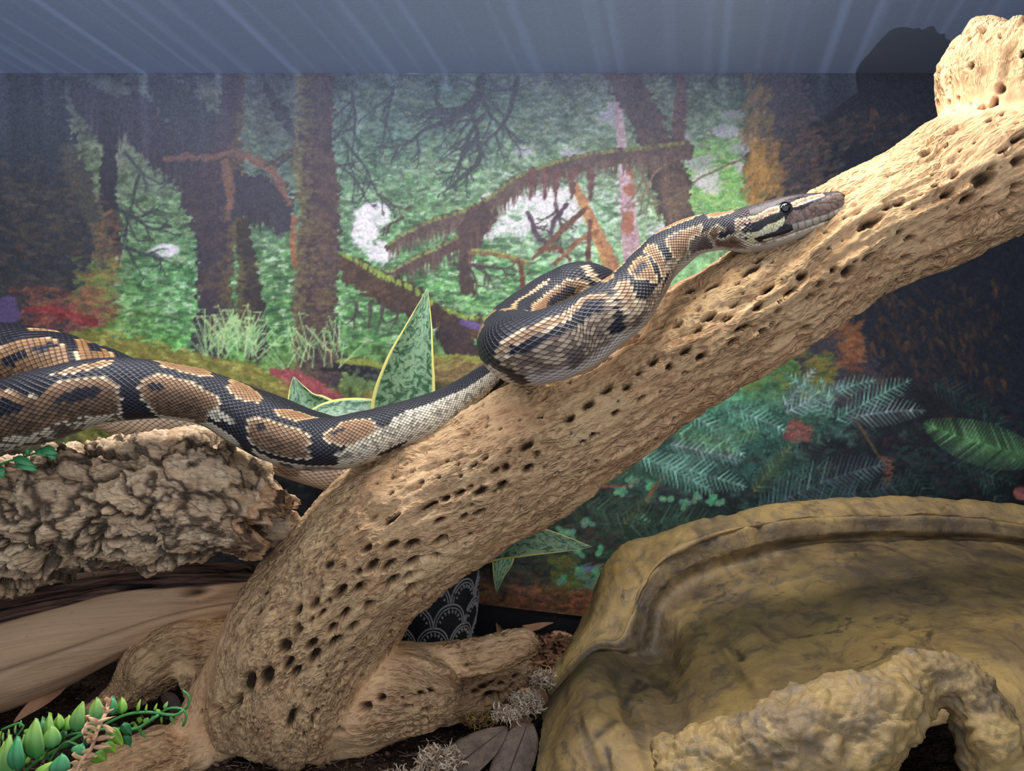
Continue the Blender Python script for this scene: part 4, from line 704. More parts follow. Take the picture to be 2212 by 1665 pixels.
def carve(V, N, T, holes, amp):
    "sink elliptical holes, long along the grain; returns displaced vertices and how deep inside a hole each lies"
    cav = np.zeros(len(V)); disp = np.zeros(len(V))
    for hx, hy, hz, l, w, dep in holes:
        c = np.array([hx, hy, hz])/1000.0; l, w, dep = l/1000, w/1000, dep/1000
        d = V-c; near = np.where((np.abs(d) < l*1.6+0.004).all(1))[0]
        if not len(near): continue
        dn = d[near]; t = T[near]; a = (dn*t).sum(1); b2 = (dn**2).sum(1)-a*a
        q = (a/l)**2+b2/(w*w)
        prof = 1-sstep(0.45, 1.15, q); lip = np.exp(-((q-1.5)/0.5)**2)
        disp[near] = np.minimum(disp[near], -dep*amp*prof)+0.0004*lip*(disp[near] > -1e-4)
        cav[near] = np.maximum(cav[near], 1-sstep(0.25, 1.05, q))
    return V+N*disp[:, None], cav

def build_branch():
    paths = {k: wood_path(k) for k in WOOD}
    parts = []
    for k in WOOD:
        C, R, s = paths[k]
        a, b = tube_vf(C, R*1.0, 28 if R.max() > .03 else 18); parts.append((a, b))
    V, F = join_vf(parts); me = smooth_remesh(mesh_tris('w', V, F), 0.00135, 10)
    V = verts_np(me); N = normals_np(me)
    keys = list(WOOD); s, th, rr, kk, T, seam = near_path(V, keys, paths)
    gv = th*rr; gu = s
    G = np.stack([gu*9, np.cos(th)*1.6+kk*7, np.sin(th)*1.6], 1)
    big = fbm(G, 3, 3)*0.0042
    rope = fbm(np.stack([gu*14, np.cos(th)*5+kk*3, np.sin(th)*5], 1), 3, 21); rope = (1-np.abs(rope)*2)*0.0016
    lump = fbm(V*90, 3, 9)*0.0010
    ridged = fbm(np.stack([gu*85, gv*230, kk*3.0], 1), 3, 33); pit = -np.clip(ridged-0.06, 0, 1)*0.0032
    V = V+N*((big+rope+pit)*seam+lump)[:, None]
    # random small worm holes wherever the photograph does not show particular ones
    rng = np.random.RandomState(8); extra = []
    tr = np.where((kk < 2))[0]; cen = np.array([h[:3] for h in HOLES])/1000.0
    for i in rng.choice(tr, 1500):
        p = V[i]; d = np.sqrt(((cen-p)**2).sum(1)).min(); back = N[i, 1] > 0.15
        if back or d > 0.0075:
            sc = 0.75 if not back else 1.0
            extra.append((p[0]*1000, p[1]*1000, p[2]*1000, rng.uniform(1.6, 4.4)*sc, rng.uniform(0.9, 2.0)*sc, rng.uniform(2, 5)))
            cen = np.vstack([cen, p])
    V, cav = carve(V, N, T, list(HOLES)+extra, 0.85)
    me.vertices.foreach_set('co', V.astype(np.float32).ravel()); me.update()
    me.polygons.foreach_set('use_smooth', np.ones(len(me.polygons), bool))
    flt_attr(me, 'gu', gu+kk*1.7); flt_attr(me, 'gv', gv); flt_attr(me, 'cav', cav); flt_attr(me, 'seam', seam)
    mat = wood_material('driftwood', L(240, 203, 152), L(224, 180, 134), L(194, 144, 106))
    o = obj('driftwood_branch', me, mat)
    tag(o, 'thick porous tan driftwood branch leaning diagonally up to the right', 'driftwood')
    return o
build_branch()
# ------------------------------------------------------------------ cork log, smooth log
def px_path(pts, step):
    p = np.array([list(P(a, b, y))+[r*y/FOC] for a, b, y, r in pts]); c, s = spline(p, step); return c[:, :3], c[:, 3], s
def rough_tube(C, R, s, m, fn, endcap=False):
    T, U, S = frames(C); th = np.linspace(0, 2*np.pi, m, endpoint=False)
    n = len(C); A = np.repeat(th[None], n, 0).ravel(); si = np.repeat(s[:, None], m, 1).ravel(); r = np.repeat(R[:, None], m, 1).ravel()
    D = (U[:, None]*np.cos(th)[None, :, None]+S[:, None]*np.sin(th)[None, :, None]).reshape(-1, 3); B = np.repeat(C[:, None], m, 1).reshape(-1, 3)
    return B, D, r, si, A
def build_cork():
    C, R, s = px_path([(-260,1185,.56,128),(-120,1165,.56,135),(0,1138,.565,140),(110,1106,.565,142),(220,1086,.565,142),(330,1072,.565,146),(430,1075,.56,140),(500,1092,.555,120),(550,1116,.555,98),(585,1132,.555,80)], 0.0011)
    m = 420; B, D, r, si, A = rough_tube(C, R, s, m, None); V = B+D*r[:, None]
    q = np.stack([V[:, 0]*17, V[:, 1]*26, V[:, 2]*42], 1)+np.stack([fbm(V*34, 4, 5), fbm(V*34, 4, 55), fbm(V*34, 4, 95)], 1)*0.8
    d1, d2, cid = worley(q, 3); crack = 1-sstep(0.0, 0.20, d2-d1)
    q2 = V*np.array([70, 90, 130])+np.stack([fbm(V*70, 3, 8), fbm(V*70, 3, 18), fbm(V*70, 3, 28)], 1)*1.1; e1, e2, cid2 = worley(q2, 13); crack2 = 1-sstep(0.0, 0.22, e2-e1)
    ledge = (cid-0.5)*0.010; rd = fbm(V*28, 5, 1, 0.6)*0.006
    strat = np.abs(fbm(np.stack([V[:, 0]*50, V[:, 1]*50, V[:, 2]*300], 1), 3, 44))*0.0016
    leftlump = sstep(-0.20, -0.29, V[:, 0])
    disp = ledge+rd-crack*0.0065*(0.3+vnoise(V*25, 9))-crack2*(cid2)*0.0028-strat+fbm(V*160, 3, 6)*0.0011+(1-d1)*0.006*leftlump-0.003*leftlump
    # holes and clefts
    for px, py, Y, l, w, dep in [(380,1060,.50,20,9,6),(130,1035,.51,26,12,9),(345,985,.51,8,5,4),(520,1050,.51,16,10,7),(470,1160,.51,28,9,7),(60,1000,.52,26,10,6),(345,1190,.52,22,7,6),(560,1150,.51,14,8,5)]:
        c = P(px, py, Y); dd = V-c; g = np.exp(-((dd[:, 0]/(l*Y/FOC))**2+(dd[:, 2]/(w*Y/FOC))**2))*(D[:, 1] < 0.2); disp -= g*dep/1000
    end = sstep(s[-1]-0.03, s[-1], si); disp = disp*(1-0.35*end)
    V = V+D*disp[:, None]
    # the mouth of the tube: ragged rim, then back inside
    n = len(C); T, U, S = frames(C); rag = fbm(np.stack([np.cos(np.linspace(0, 2*np.pi, m, endpoint=False))*3, np.sin(np.linspace(0, 2*np.pi, m, endpoint=False))*3, np.zeros(m)], 1), 4, 3)*0.009
    V = V.reshape(n, m, 3); k = sstep(n-30, n, np.arange(n))[:, None, None]; V = V+T[-1]*rag[None, :, None]*k
    rings = [V]; rim = V[-1]; dirs = rim-C[-1]; 
    for t, f in ((0.000, 0.93), (-0.003, 0.84), (0.001, 0.78), (-0.004, 0.68), (-0.02, 0.62), (-0.06, 0.60), (-0.14, 0.60)):
        c = C[max(0, n-1-int(-t/0.0011))] if t < 0 else C[-1]
        j = rag*0.5 if t > -0.01 else 0*rag
        rings.append(((c+T[-1]*(t if t > 0 else 0))+dirs*(f+0.05*np.sin(np.arange(m)*0.4+f*40))[:, None]*(1 if t > -0.01 else 1)+T[-1]*j[:, None])[None])
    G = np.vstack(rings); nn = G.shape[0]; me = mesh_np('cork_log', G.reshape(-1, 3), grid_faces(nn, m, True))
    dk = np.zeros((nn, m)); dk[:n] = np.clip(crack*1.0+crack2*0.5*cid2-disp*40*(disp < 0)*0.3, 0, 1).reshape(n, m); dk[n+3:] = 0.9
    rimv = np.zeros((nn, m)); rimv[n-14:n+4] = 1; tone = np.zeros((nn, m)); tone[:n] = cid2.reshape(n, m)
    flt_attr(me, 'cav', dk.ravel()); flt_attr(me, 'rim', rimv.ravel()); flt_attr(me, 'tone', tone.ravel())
    M = NT('cork_bark'); co = M.obco(); n1 = M.noise(co, 40, 5, 0.6); n2 = M.noise(co, 260, 4, 0.7)
    mp = M.n('Mapping'); M.put(mp.inputs[0], co); mp.inputs['Scale'].default_value = (120, 120, 700); n3 = M.noise(mp.outputs[0], 1.0, 4, 0.7, 0.6)
    c = M.mix(M.ramp(n1, [(0.35, 0.0), (0.65, 1.0)]), L(222, 190, 150), L(184, 148, 112))
    c = M.mix(M.math('MULTIPLY', M.attr('tone').outputs['Fac'], 0.5), c, L(226, 204, 170)); c = M.mix(M.ramp(n2, [(0.5, 0.0), (0.75, 0.6)]), c, L(104, 78, 60))
    c = M.mix(M.math('MULTIPLY', M.attr('rim').outputs['Fac'], M.ramp(n3, [(0.4, 0.2), (0.6, 0.9)])), c, L(196, 146, 100))
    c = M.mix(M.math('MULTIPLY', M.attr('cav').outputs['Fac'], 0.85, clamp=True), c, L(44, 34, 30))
    h = M.math('ADD', M.math('MULTIPLY', n2, 0.6), n3); mat = M.fin(c, rough=0.92, spec=0.12, normal=M.bump(h, 0.0016, 0.9))
    o = obj('cork_log', me, mat); tag(o, 'rough grey brown cork bark log lying under the python', 'log')
    # stub of a broken side branch at the mouth of the log
    C2, R2, s2 = px_path([(556,1150,.58,34),(590,1140,.58,37),(618,1132,.578,35),(640,1128,.577,28)], 0.0012)
    B, D, r, si, A = rough_tube(C2, R2, s2, 90, None); V = B+D*(r+fbm((B+D*r[:, None])*130, 4, 3)*0.0022)[:, None]
    n2_ = len(C2); V = V.reshape(n2_, 90, 3); T, _, _ = frames(C2); V = np.vstack([V, (C2[-1]+(V[-1]-C2[-1])*0.72-T[-1]*0.003)[None], (C2[-1]+(V[-1]-C2[-1])*0.3-T[-1]*0.006)[None], np.repeat((C2[-1]-T[-1]*.006)[None, None], 90, 1)])
    me = mesh_np('stub', V.reshape(-1, 3), grid_faces(n2_+3, 90, True)); dk = np.zeros((n2_+3, 90)); dk[-3:] = 0.6; flt_attr(me, 'cav', dk.ravel()); flt_attr(me, 'rim', np.zeros(V.shape[0]*90)); flt_attr(me, 'tone', np.full(V.shape[0]*90, 0.4))
    obj('branch_stub', me, mat, o)
build_cork()

def build_smooth_log():
    C, R, s = px_path([(-420,1600,.63,90),(-260,1530,.625,104),(-120,1450,.625,116),(0,1405,.63,122),(120,1362,.635,114),(240,1328,.645,98),(350,1300,.655,82),(460,1282,.665,66),(570,1272,.675,56),(680,1266,.68,50)], 0.0016)
    m = 220; B, D, r, si, A = rough_tube(C, R, s, m, None); V0 = B+D*r[:, None]
    up = D[:, 2]; ang = np.degrees(np.arctan2(up, -D[:, 1]))          # 90 on top, 0 towards the viewer
    edge = 34+8*vnoise(np.stack([si*14, si*0, si*0], 1), 4)+(-14)*np.exp(-((si-0.485)/0.03)**2)
    darkf = sstep(-2, 3, ang-edge)*(D[:, 1] < 0.8)
    lower = np.exp(-((ang+12-6*vnoise(np.stack([si*6, si*0, si*0], 1), 14))/2.2)**2)
    disp = fbm(np.stack([si*10, np.cos(A)*1.5, np.sin(A)*1.5], 1), 3, 4)*0.003-darkf*0.0026-lower*0.0016
    grain = fbm(np.stack([si*16, A*22, si*0], 1), 4, 9); disp += darkf*grain*0.0028
    kx, kz = P(405, 1289, .62)[0], P(405, 1289, .62)[2]; kd = np.hypot((V0[:, 0]-kx)/0.013, (V0[:, 2]-kz)/0.0045); front = D[:, 1] < 0
    disp += 0.004*np.exp(-((kd-1.3)/0.9)**2)*front-0.007*np.exp(-(kd*1.5)**2)*front
    slots = np.zeros(len(V0))
    for px, py, l, w in ((465,1246,24,5),(520,1247,16,5),(300,1262,40,3)):
        cx, cz = P(px, py, .63)[0], P(px, py, .63)[2]; g = np.exp(-(((V0[:, 0]-cx)/(l*.63/FOC))**2+((V0[:, 2]-cz)/(w*.63/FOC))**2)**2)*front; disp -= g*0.006; slots = np.maximum(slots, g)
    V = V0+D*disp[:, None]; n = len(C); me = mesh_np('driftwood_log', V, grid_faces(n, m, True))
    flt_attr(me, 'dark', darkf); flt_attr(me, 'cav', np.clip(np.exp(-(kd*1.7)**2)*front+slots+lower*0.35, 0, 1)); flt_attr(me, 'gu', si); flt_attr(me, 'gv', np.minimum(A, 2*np.pi-A)*r)
    M = NT('smooth_driftwood'); g = M.comb(M.math('MULTIPLY', M.attr('gu').outputs['Fac'], 14), M.math('MULTIPLY', M.attr('gv').outputs['Fac'], 330), 0); gr = M.noise(g, 1.0, 4, 0.6, 0.8)
    g2 = M.comb(M.math('MULTIPLY', M.attr('gu').outputs['Fac'], 110), M.math('MULTIPLY', M.attr('gv').outputs['Fac'], 420), 0); spots = M.noise(g2, 1.0, 3, 0.6)
    c = M.mix(M.ramp(gr, [(0.3, 0.0), (0.7, 1.0)]), L(214, 178, 138), L(194, 154, 118)); c = M.mix(M.ramp(spots, [(0.66, 0.0), (0.74, 0.7)]), c, L(92, 72, 58))
    dk = M.mix(M.ramp(gr, [(0.36, 0.0), (0.62, 1.0)]), L(30, 22, 22), L(128, 96, 80)); c = M.mix(M.attr('dark').outputs['Fac'], c, dk)
    c = M.mix(M.math('MULTIPLY', M.attr('cav').outputs['Fac'], 0.9, clamp=True), c, L(36, 26, 22))
    mat = M.fin(c, rough=0.72, spec=0.25, normal=M.bump(M.math('ADD', gr, M.math('MULTIPLY', spots, 0.4)), 0.0008, 0.6))
    o = obj('driftwood_log', me, mat); tag(o, 'smooth barkless log with a dark streaked upper side below the cork log', 'log')
build_smooth_log()
# ------------------------------------------------------------------ resin rock hide
def cr_interp(G, f):
    "Catmull-Rom resample of the first axis"
    n = G.shape[0]; t = np.linspace(0, n-1, f); i = np.clip(t.astype(int), 0, n-2); w = (t-i).reshape((-1,)+(1,)*(G.ndim-1))
    g = lambda k: G[np.clip(k, 0, n-1)]
    a, b, c, d = g(i-1), g(i), g(i+1), g(i+2)
    a = np.where((i == 0).reshape(w.shape), 2*b-c, a); d = np.where((i == n-2).reshape(w.shape), 2*c-b, d)
    return 0.5*((2*b)+(-a+c)*w+(2*a-5*b+4*c-d)*w*w+(-a+3*b-3*c+d)*w**3)
def rock_material(name, k=1.0):
    M = NT(name); co = M.obco(); n1 = M.noise(co, 14, 5, 0.6, 0.4); n2 = M.noise(co, 55, 5, 0.65, 0.6); n3 = M.noise(co, 260, 4, 0.7)
    c = M.mix(M.ramp(n1, [(0.38, 0.0), (0.62, 1.0)]), tuple(k*x for x in L(176, 145, 88)), tuple(k*x for x in L(140, 116, 82)))
    c = M.mix(M.ramp(n2, [(0.50, 0.0), (0.64, 0.75)]), c, L(106, 92, 74)); c = M.mix(M.ramp(n2, [(0.28, 0.6), (0.42, 0.0)]), c, L(190, 164, 100))
    dirt = M.noise(co, 24, 6, 0.75, 1.2); c = M.mix(M.ramp(dirt, [(0.60, 0.0), (0.68, 0.7)]), c, L(52, 46, 42))
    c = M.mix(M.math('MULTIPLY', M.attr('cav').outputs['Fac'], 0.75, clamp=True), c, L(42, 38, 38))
    vs = M.vor(co, 420); c = M.mix(M.ramp(vs, [(0.03, 0.5), (0.07, 0.0)]), c, L(220, 214, 196))
    h = M.math('ADD', M.math('MULTIPLY', n2, 1.2), M.math('ADD', M.math('MULTIPLY', n3, 0.35), M.math('MULTIPLY', dirt, 0.8)))
    return M.fin(c, rough=0.55, spec=0.35, normal=M.bump(h, 0.0016, 0.75))
def build_hide():
    # columns run from the left flank to the right, rows from the foot behind, over the crest and down the face
    cols = [
     [(1190,1470,.80),(1185,1462,.72),(1180,1500,.66),(1172,1530,.62),(1168,1560,.585),(1162,1600,.56),(1160,1640,.54),(1158,1700,.53),(1158,1860,.515)],
     [(1255,1440,.83),(1262,1335,.76),(1275,1395,.67),(1285,1420,.655),(1262,1440,.60),(1252,1500,.555),(1250,1580,.52),(1250,1700,.50),(1250,1880,.485)],
     [(1300,1440,.84),(1300,1240,.77),(1335,1385,.665),(1372,1420,.668),(1372,1450,.625),(1360,1500,.56),(1350,1600,.505),(1350,1700,.48),(1350,1960,.44)],
     [(1360,1440,.84),(1345,1180,.775),(1362,1340,.675),(1420,1400,.668),(1448,1440,.62),(1450,1500,.565),(1450,1600,.50),(1450,1700,.465),(1450,2000,.425)],
     [(1480,1440,.84),(1420,1158,.775),(1385,1275,.69),(1440,1320,.672),(1490,1380,.62),(1530,1460,.555),(1550,1570,.49),(1560,1640,.455),(1560,2040,.41)],
     [(1600,1440,.84),(1520,1138,.775),(1440,1205,.70),(1500,1270,.675),(1570,1350,.61),(1640,1450,.54),(1680,1540,.48),(1700,1600,.448),(1710,1660,.43)],
     [(1750,1440,.84),(1680,1116,.775),(1560,1152,.705),(1620,1230,.665),(1700,1330,.60),(1790,1430,.53),(1840,1500,.475),(1870,1560,.445),(1890,1620,.43)],
     [(1880,1440,.84),(1830,1102,.77),(1720,1124,.715),(1760,1190,.665),(1840,1300,.59),(1930,1400,.52),(1990,1470,.465),(2020,1520,.44),(2040,1560,.43)],
     [(2020,1440,.83),(1960,1098,.765),(1930,1116,.715),(1940,1180,.66),(1990,1280,.585),(2050,1370,.52),(2100,1440,.47),(2140,1520,.44),(2150,1600,.43)],
     [(2160,1440,.82),(2110,1105,.76),(2110,1122,.715),(2120,1180,.655),(2140,1270,.58),(2180,1360,.515),(2230,1450,.47),(2260,1560,.445),(2280,1750,.43)],
     [(2300,1440,.80),(2260,1125,.75),(2270,1145,.71),(2280,1200,.645),(2310,1290,.57),(2350,1390,.51),(2390,1500,.47),(2420,1640,.445),(2440,1900,.43)]]
    new = []
    for c in cols:
        x, y, Y = c[2]; x3, y3, Y3 = c[3]; new.append(c[:2]+[(x+(c[1][0]-x)*.12, y+(c[1][1]-y)*.12, Y+(c[1][2]-Y)*.12), (x, y, Y), (x+(x3-x)*.45, y+(y3-y)*.45, Y-.003), (x+(x3-x)*.95, y+(y3-y)*.95, Y-.006)]+c[4:])
    cols = new
    G = np.array([[P(*q) for q in c] for c in cols])
    G = cr_interp(G, 330); G = np.swapaxes(cr_interp(np.swapaxes(G, 0, 1), 330), 0, 1)
    V = G.reshape(-1, 3)
    N = np.cross(np.gradient(G, axis=0), np.gradient(G, axis=1)).reshape(-1, 3); N /= np.linalg.norm(N, axis=1)[:, None]+1e-9
    if N[330*160+200, 1] > 0: N = -N
    disp = fbm(V*14, 3, 3)*0.0032+fbm(V*46, 4, 9)*0.0013+fbm(V*150, 3, 2)*0.0005
    st = fbm(np.stack([V[:, 0]*60+V[:, 2]*30, V[:, 1]*10, V[:, 2]*14], 1), 3, 12); disp -= np.clip(st-0.35, 0, 1)*0.003
    cav = np.clip((st-0.42)*1.6, 0, 0.7)
    scr = [((1625,1305),(1690,1270),4),((1785,1365),(1815,1360),3),((1700,1372),(1750,1368),3),((1380,1465),(1350,1520),10),((1372,1490),(1400,1470),8),((1312,1620),(1318,1665),5),((1330,1560),(1290,1585),8),((1590,1400),(1600,1420),6),((1600,1555),(1700,1500),9),((1700,1500),(1800,1490),9),((1800,1490),(1900,1465),9),((1640,1555),(1680,1515),10)]
    rowf = np.tile(np.linspace(0, 11, 330), 330); shade_stain = sstep(3.2, 3.8, rowf)*(1-sstep(5.6, 7.4, rowf)); cav = np.maximum(cav, shade_stain*np.clip(0.80+0.5*fbm(V*34, 4, 41), 0, 1))  # branch shadow and stains below the crest, painted darker into the colour
    px = 1106+V[:, 0]/V[:, 1]*FOC; py = 832.5-(V[:, 2]-EYE)/V[:, 1]*FOC
    for (ax, ay), (bx, by), w in scr:
        Pa, Pb = (G.reshape(-1, 3)[np.argmin((px-ax)**2+(py-ay)**2+np.where(N[:, 1] > 0.2, 1e6, 0))], G.reshape(-1, 3)[np.argmin((px-bx)**2+(py-by)**2+np.where(N[:, 1] > 0.2, 1e6, 0))])
        e = Pb-Pa; t = np.clip(((V-Pa)@e)/(e@e+1e-12), 0, 1); d = np.linalg.norm(V-Pa-t[:, None]*e, axis=1)/(w*0.6/FOC)+0.5*fbm(V*120, 2, 7); g = np.exp(-np.clip(d, 0, 9)**2); disp -= g*0.0014; cav = np.maximum(cav, g*0.95)
    V = V+N*disp[:, None]
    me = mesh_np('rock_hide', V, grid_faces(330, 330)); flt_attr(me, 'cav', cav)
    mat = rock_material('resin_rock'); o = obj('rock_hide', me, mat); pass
    tag(o, 'large ochre resin rock hide standing in the right corner', 'hide')
    # arch of rough rock over the entrance
    parts = []
    for pts in ([(1480,1720,.405,120),(1590,1650,.40,92),(1690,1612,.395,100),(1790,1590,.395,106),(1880,1562,.395,86),(1945,1535,.40,60)],
                [(1900,1545,.405,60),(1950,1490,.415,62),(1985,1465,.42,56),(2050,1468,.42,58),(2105,1510,.415,64),(2140,1580,.41,70),(2165,1660,.405,70),(2180,1760,.40,80)],
                [(1990,1490,.425,50),(1940,1540,.41,50),(1900,1580,.40,60)], [(1560,1690,.40,80),(1700,1690,.39,100),(1840,1660,.39,70)]):
        C, R, s = px_path(pts, 0.004); parts.append(tube_vf(C, R, 26))
    Vv, F = join_vf(parts); a = smooth_remesh(mesh_tris('a', Vv, F), 0.0013, 8); V = verts_np(a); N = normals_np(a)
    q = V*60+fbm(V*50, 2, 3)[:, None]*0.6; d1, d2, cid = worley(q, 5); cr = 1-sstep(0, 0.16, d2-d1)
    disp = fbm(V*30, 5, 11, 0.6)*0.0052+(cid-0.5)*0.0016-cr*0.0016*np.clip(fbm(V*20, 2, 1)*2, 0, 1)+fbm(V*120, 4, 2, 0.65)*0.0013
    V = V+N*disp[:, None]; a.vertices.foreach_set('co', V.astype(np.float32).ravel()); a.update(); a.polygons.foreach_set('use_smooth', np.ones(len(a.polygons), bool))
    flt_attr(a, 'cav', np.clip(cr*0.25*np.clip(fbm(V*20, 2, 1)*2, 0, 1)-disp*90*(disp < -.0015), 0, 0.8))
    e = obj('entrance_arch', a, rock_material('rough_rock', 0.72), o); e['label'] = 'lumpy rock arch over the dark entrance'
build_hide()
# ------------------------------------------------------------------ the python: colour by scale, skin, eye
def poly_sd(x, y, poly):
    "signed distance (negative inside) of points to a polygon"
    p = np.asarray(poly, float); inside = np.zeros(len(x), bool); d2 = np.full(len(x), 1e18)
    for i in range(len(p)):
        ax, ay = p[i]; bx, by = p[(i+1) % len(p)]
        ex, ey = bx-ax, by-ay; wx, wy = x-ax, y-ay; t = np.clip((wx*ex+wy*ey)/(ex*ex+ey*ey+1e-12), 0, 1)
        d2 = np.minimum(d2, (wx-ex*t)**2+(wy-ey*t)**2)
        c = ((ay > y) != (by > y)); ey_ = ey if abs(ey) > 1e-12 else 1e-12
        inside ^= c & (x < ax+ex*(y-ay)/ey_)
    return np.where(inside, -1, 1)*np.sqrt(d2)

def build_snake():
    n, m = SV.shape[:2]
    u = np.repeat(su[:, None], m, 1).ravel(); v = np.repeat((TH/(2*np.pi)*NROW)[None], n, 0).ravel()
    s = np.repeat(SS[:, None], m, 1).ravel(); th = np.repeat(TH[None]*180/np.pi, n, 0).ravel()
    # the scale each vertex lies in: diamond lattice
    a_u, a_v = np.round(u), np.round(v); b_u, b_v = np.floor(u)+0.5, np.floor(v)+0.5
    da = np.abs(u-a_u)+np.abs(v-a_v); db = np.abs(u-b_u)+np.abs(v-b_v)
    cu = np.where(da <= db, a_u, b_u); cv = np.where(da <= db, a_v, b_v)
    cell = np.minimum(da, db)          # 0 centre .. 0.5 edge
    head = s < HEAD_END*0.80
    key = np.round(cu*2)*1000+np.round(cv*2); _, first, inv = np.unique(key, return_index=True, return_inverse=True)
    ucu, ucv = cu[first], cv[first]
    us = np.interp(ucu, su, SS); ut = ucv/NROW*360
    # metric plane: scale v to metres on a tube of local radius
    r0 = np.interp(us, SS, SR)
    nh = len(first)
    rng = np.random.RandomState(4); jit = rng.rand(nh)
    side = np.abs(ut)
    X = us; Yt = ut
    def color(X, Yt, jit, rad, body):
        side = np.abs(Yt)
        base = np.empty((len(X), 3)); base[:] = srgb((24, 22, 27))
        q = np.stack([X*60, Yt*0.03, np.zeros_like(X)], 1)
        # procedural saddles where the photograph shows none of the body
        nz = fbm(np.stack([X*22, Yt*0.016, X*0+3], 1), 3, 5)
        seen = np.zeros(len(X), bool)
        tan = (nz > 0.12) & (side < 135)
        base = np.where(tan[:, None], srgb((148, 116, 82)), base)
        for a, b in ((SN_CTRL_S[6], SN_CTRL_S[17]), (SN_CTRL_S[19], SN_CTRL_S[23]), (SN_CTRL_S[33], SN_CTRL_S[36]), (SN_CTRL_S[39], SN_CTRL_S[57]), (0, SN_CTRL_S[8])):
            k = (X >= a-.01) & (X <= b); base[k & tan & ((Yt*(1 if a > SN_CTRL_S[17] else -1)) > -50)] = srgb((24, 22, 27))
        cream = side > (118+14*vnoise(np.stack([X*45, X*0, X*0], 1), 8))
        spk = vnoise(np.stack([X*150, Yt*0.09, X*0], 1), 3)
        cr_ = srgb((222, 208, 180))*(1-0.10*jit[:, None])
        cr_ = np.where((spk > 0.45)[:, None] & (side < 150)[:, None], srgb((150, 130, 108)), cr_)
        blot = vnoise(np.stack([X*55, Yt*0.03, X*0+9], 1), 31) > 0.35
        cr_ = np.where(blot[:, None] & (side > 140)[:, None], srgb((140, 126, 118)), cr_)
        base = np.where(cream[:, None], cr_, base)
        k = (X >= SN_CTRL_S[26]) & (X <= SN_CTRL_S[33]); base[k & tan] = srgb((24, 22, 27)); k &= side > 92; base[k] = np.where(blot[:, None] & (side > 120)[:, None], srgb((170, 156, 146)), srgb((242, 234, 224)))[k]
        k = (X >= SN_CTRL_S[8]) & (X <= SN_CTRL_S[16]) & (side > 84); pl = np.clip((side-98)/28, 0, 1)[:, None]
        base[k] = (np.where(jit[:, None] > 0.4, srgb((164, 144, 118)), srgb((122, 102, 86)))*(1-pl)+srgb((222, 208, 190))*pl)[k]
        for cls, poly in MARKS:
            p = np.array(poly, float); rr = np.interp(p[:, 0].mean(), SS, SR); k = np.pi/180*rr
            if p[:, 0].mean() < HEAD_END: k *= 1.0
            if (p[:, 0].max() < X.min()) or (p[:, 0].min() > X.max()): continue
            yy = np.where(X < HEAD_END*1.02, -np.abs(Yt), Yt)
            if cls == 'crown': p[:, 1] = np.where(p[:, 1] > -30, 8, p[:, 1])
            if p[:, 1].max() > 180: yy = np.where(yy < -90, yy+360, yy)
            if p[:, 1].min() < -180: yy = np.where(yy > 90, yy-360, yy)
            w = (X > p[:, 0].min()-.004) & (X < p[:, 0].max()+.004) & (yy > p[:, 1].min()-12) & (yy < p[:, 1].max()+12)
            if not w.any(): continue
            d = poly_sd(X[w], yy[w]*k, np.stack([p[:, 0], p[:, 1]*k], 1)); ins = d < 0
            xx, yw, jj = X[w], yy[w], jit[w][:, None]; sc = 0.0022
            dd = (-d/sc)[:, None]; f = np.clip(np.abs(yw)/125, 0, 1)[:, None]
            if cls == 'tan':
                c = srgb((150, 108, 66))*(1-f)+srgb((126, 100, 78))*f
                c = c*(0.82+0.34*jj)
                c = c*(1-0.30*sstep(1.5, 6, dd))
                thr = np.interp(xx, [SN_CTRL_S[39], SN_CTRL_S[43], SN_CTRL_S[44], SN_CTRL_S[48], SN_CTRL_S[57]], [124, 128, 140, 112, 98])+5*vnoise(np.stack([xx*160, xx*0, xx*0], 1), 19)
                low = ((yw > thr) & (xx > SN_CTRL_S[39]))[:, None]; fr2 = vnoise(np.stack([xx*420, yw*0.2, xx*0], 1), 22)[:, None] > 0.40
                edge = np.clip(1.1-dd, 0, 1)
                c = c*(1-edge)+(srgb((196, 160, 112))*(1-f)+srgb((226, 214, 186))*f)*edge
                # dark freckles towards the belly
                fr = (vnoise(np.stack([xx*420, yw*0.22, xx*0], 1), 12)[:, None] > 0.25) & (f > 0.62)
                c = np.where(fr, c*0.55, c); c = np.where(low, np.where(fr2, srgb((104, 86, 70)), srgb((228, 216, 188)))*(0.92+0.1*jj), c)
            elif cls == 'skin':
                c = np.where(jj > 0.45, srgb((170, 150, 124)), srgb((120, 100, 84)))*(0.85+0.3*jj); pale = sstep(108, 142, np.abs(yw))[:, None]
                c = c*(1-pale)+srgb((216, 204, 196))*pale
                c = np.where((vnoise(np.stack([xx*300, yw*0.18, xx*0], 1), 14)[:, None] > 0.25) & (pale < 0.5), c*0.75, c)
            elif cls == 'cream':
                c = srgb((224, 212, 184))*(1-0.14*jj)
                fr = (vnoise(np.stack([xx*380, yw*0.2, xx*0], 1), 15)[:, None] > 0.28)
                c = np.where(fr & (np.abs(yw)[:, None] < 158), c*0.42, c)
            elif cls == 'lip': c = srgb((206, 198, 158))*(0.9+0.15*jj)
            elif cls == 'black': c = srgb((20, 18, 24))*(0.8+0.5*jj)
            elif cls == 'dark': c = srgb((26, 24, 29))*(0.8+0.5*jj)
            elif cls == 'grey': c = srgb((98, 84, 78))*(0.7+0.6*jj)
            elif cls == 'crown': c = srgb((56, 43, 40))*(0.6+0.8*jj)
            elif cls == 'snout': c = srgb((112, 93, 84))*(0.7+0.5*jj)
            g = base[w]; g[ins] = np.broadcast_to(c, g.shape)[ins]; base[w] = g
        return base
    cs = color(X, Yt, jit, r0, True)
    C = cs[inv]
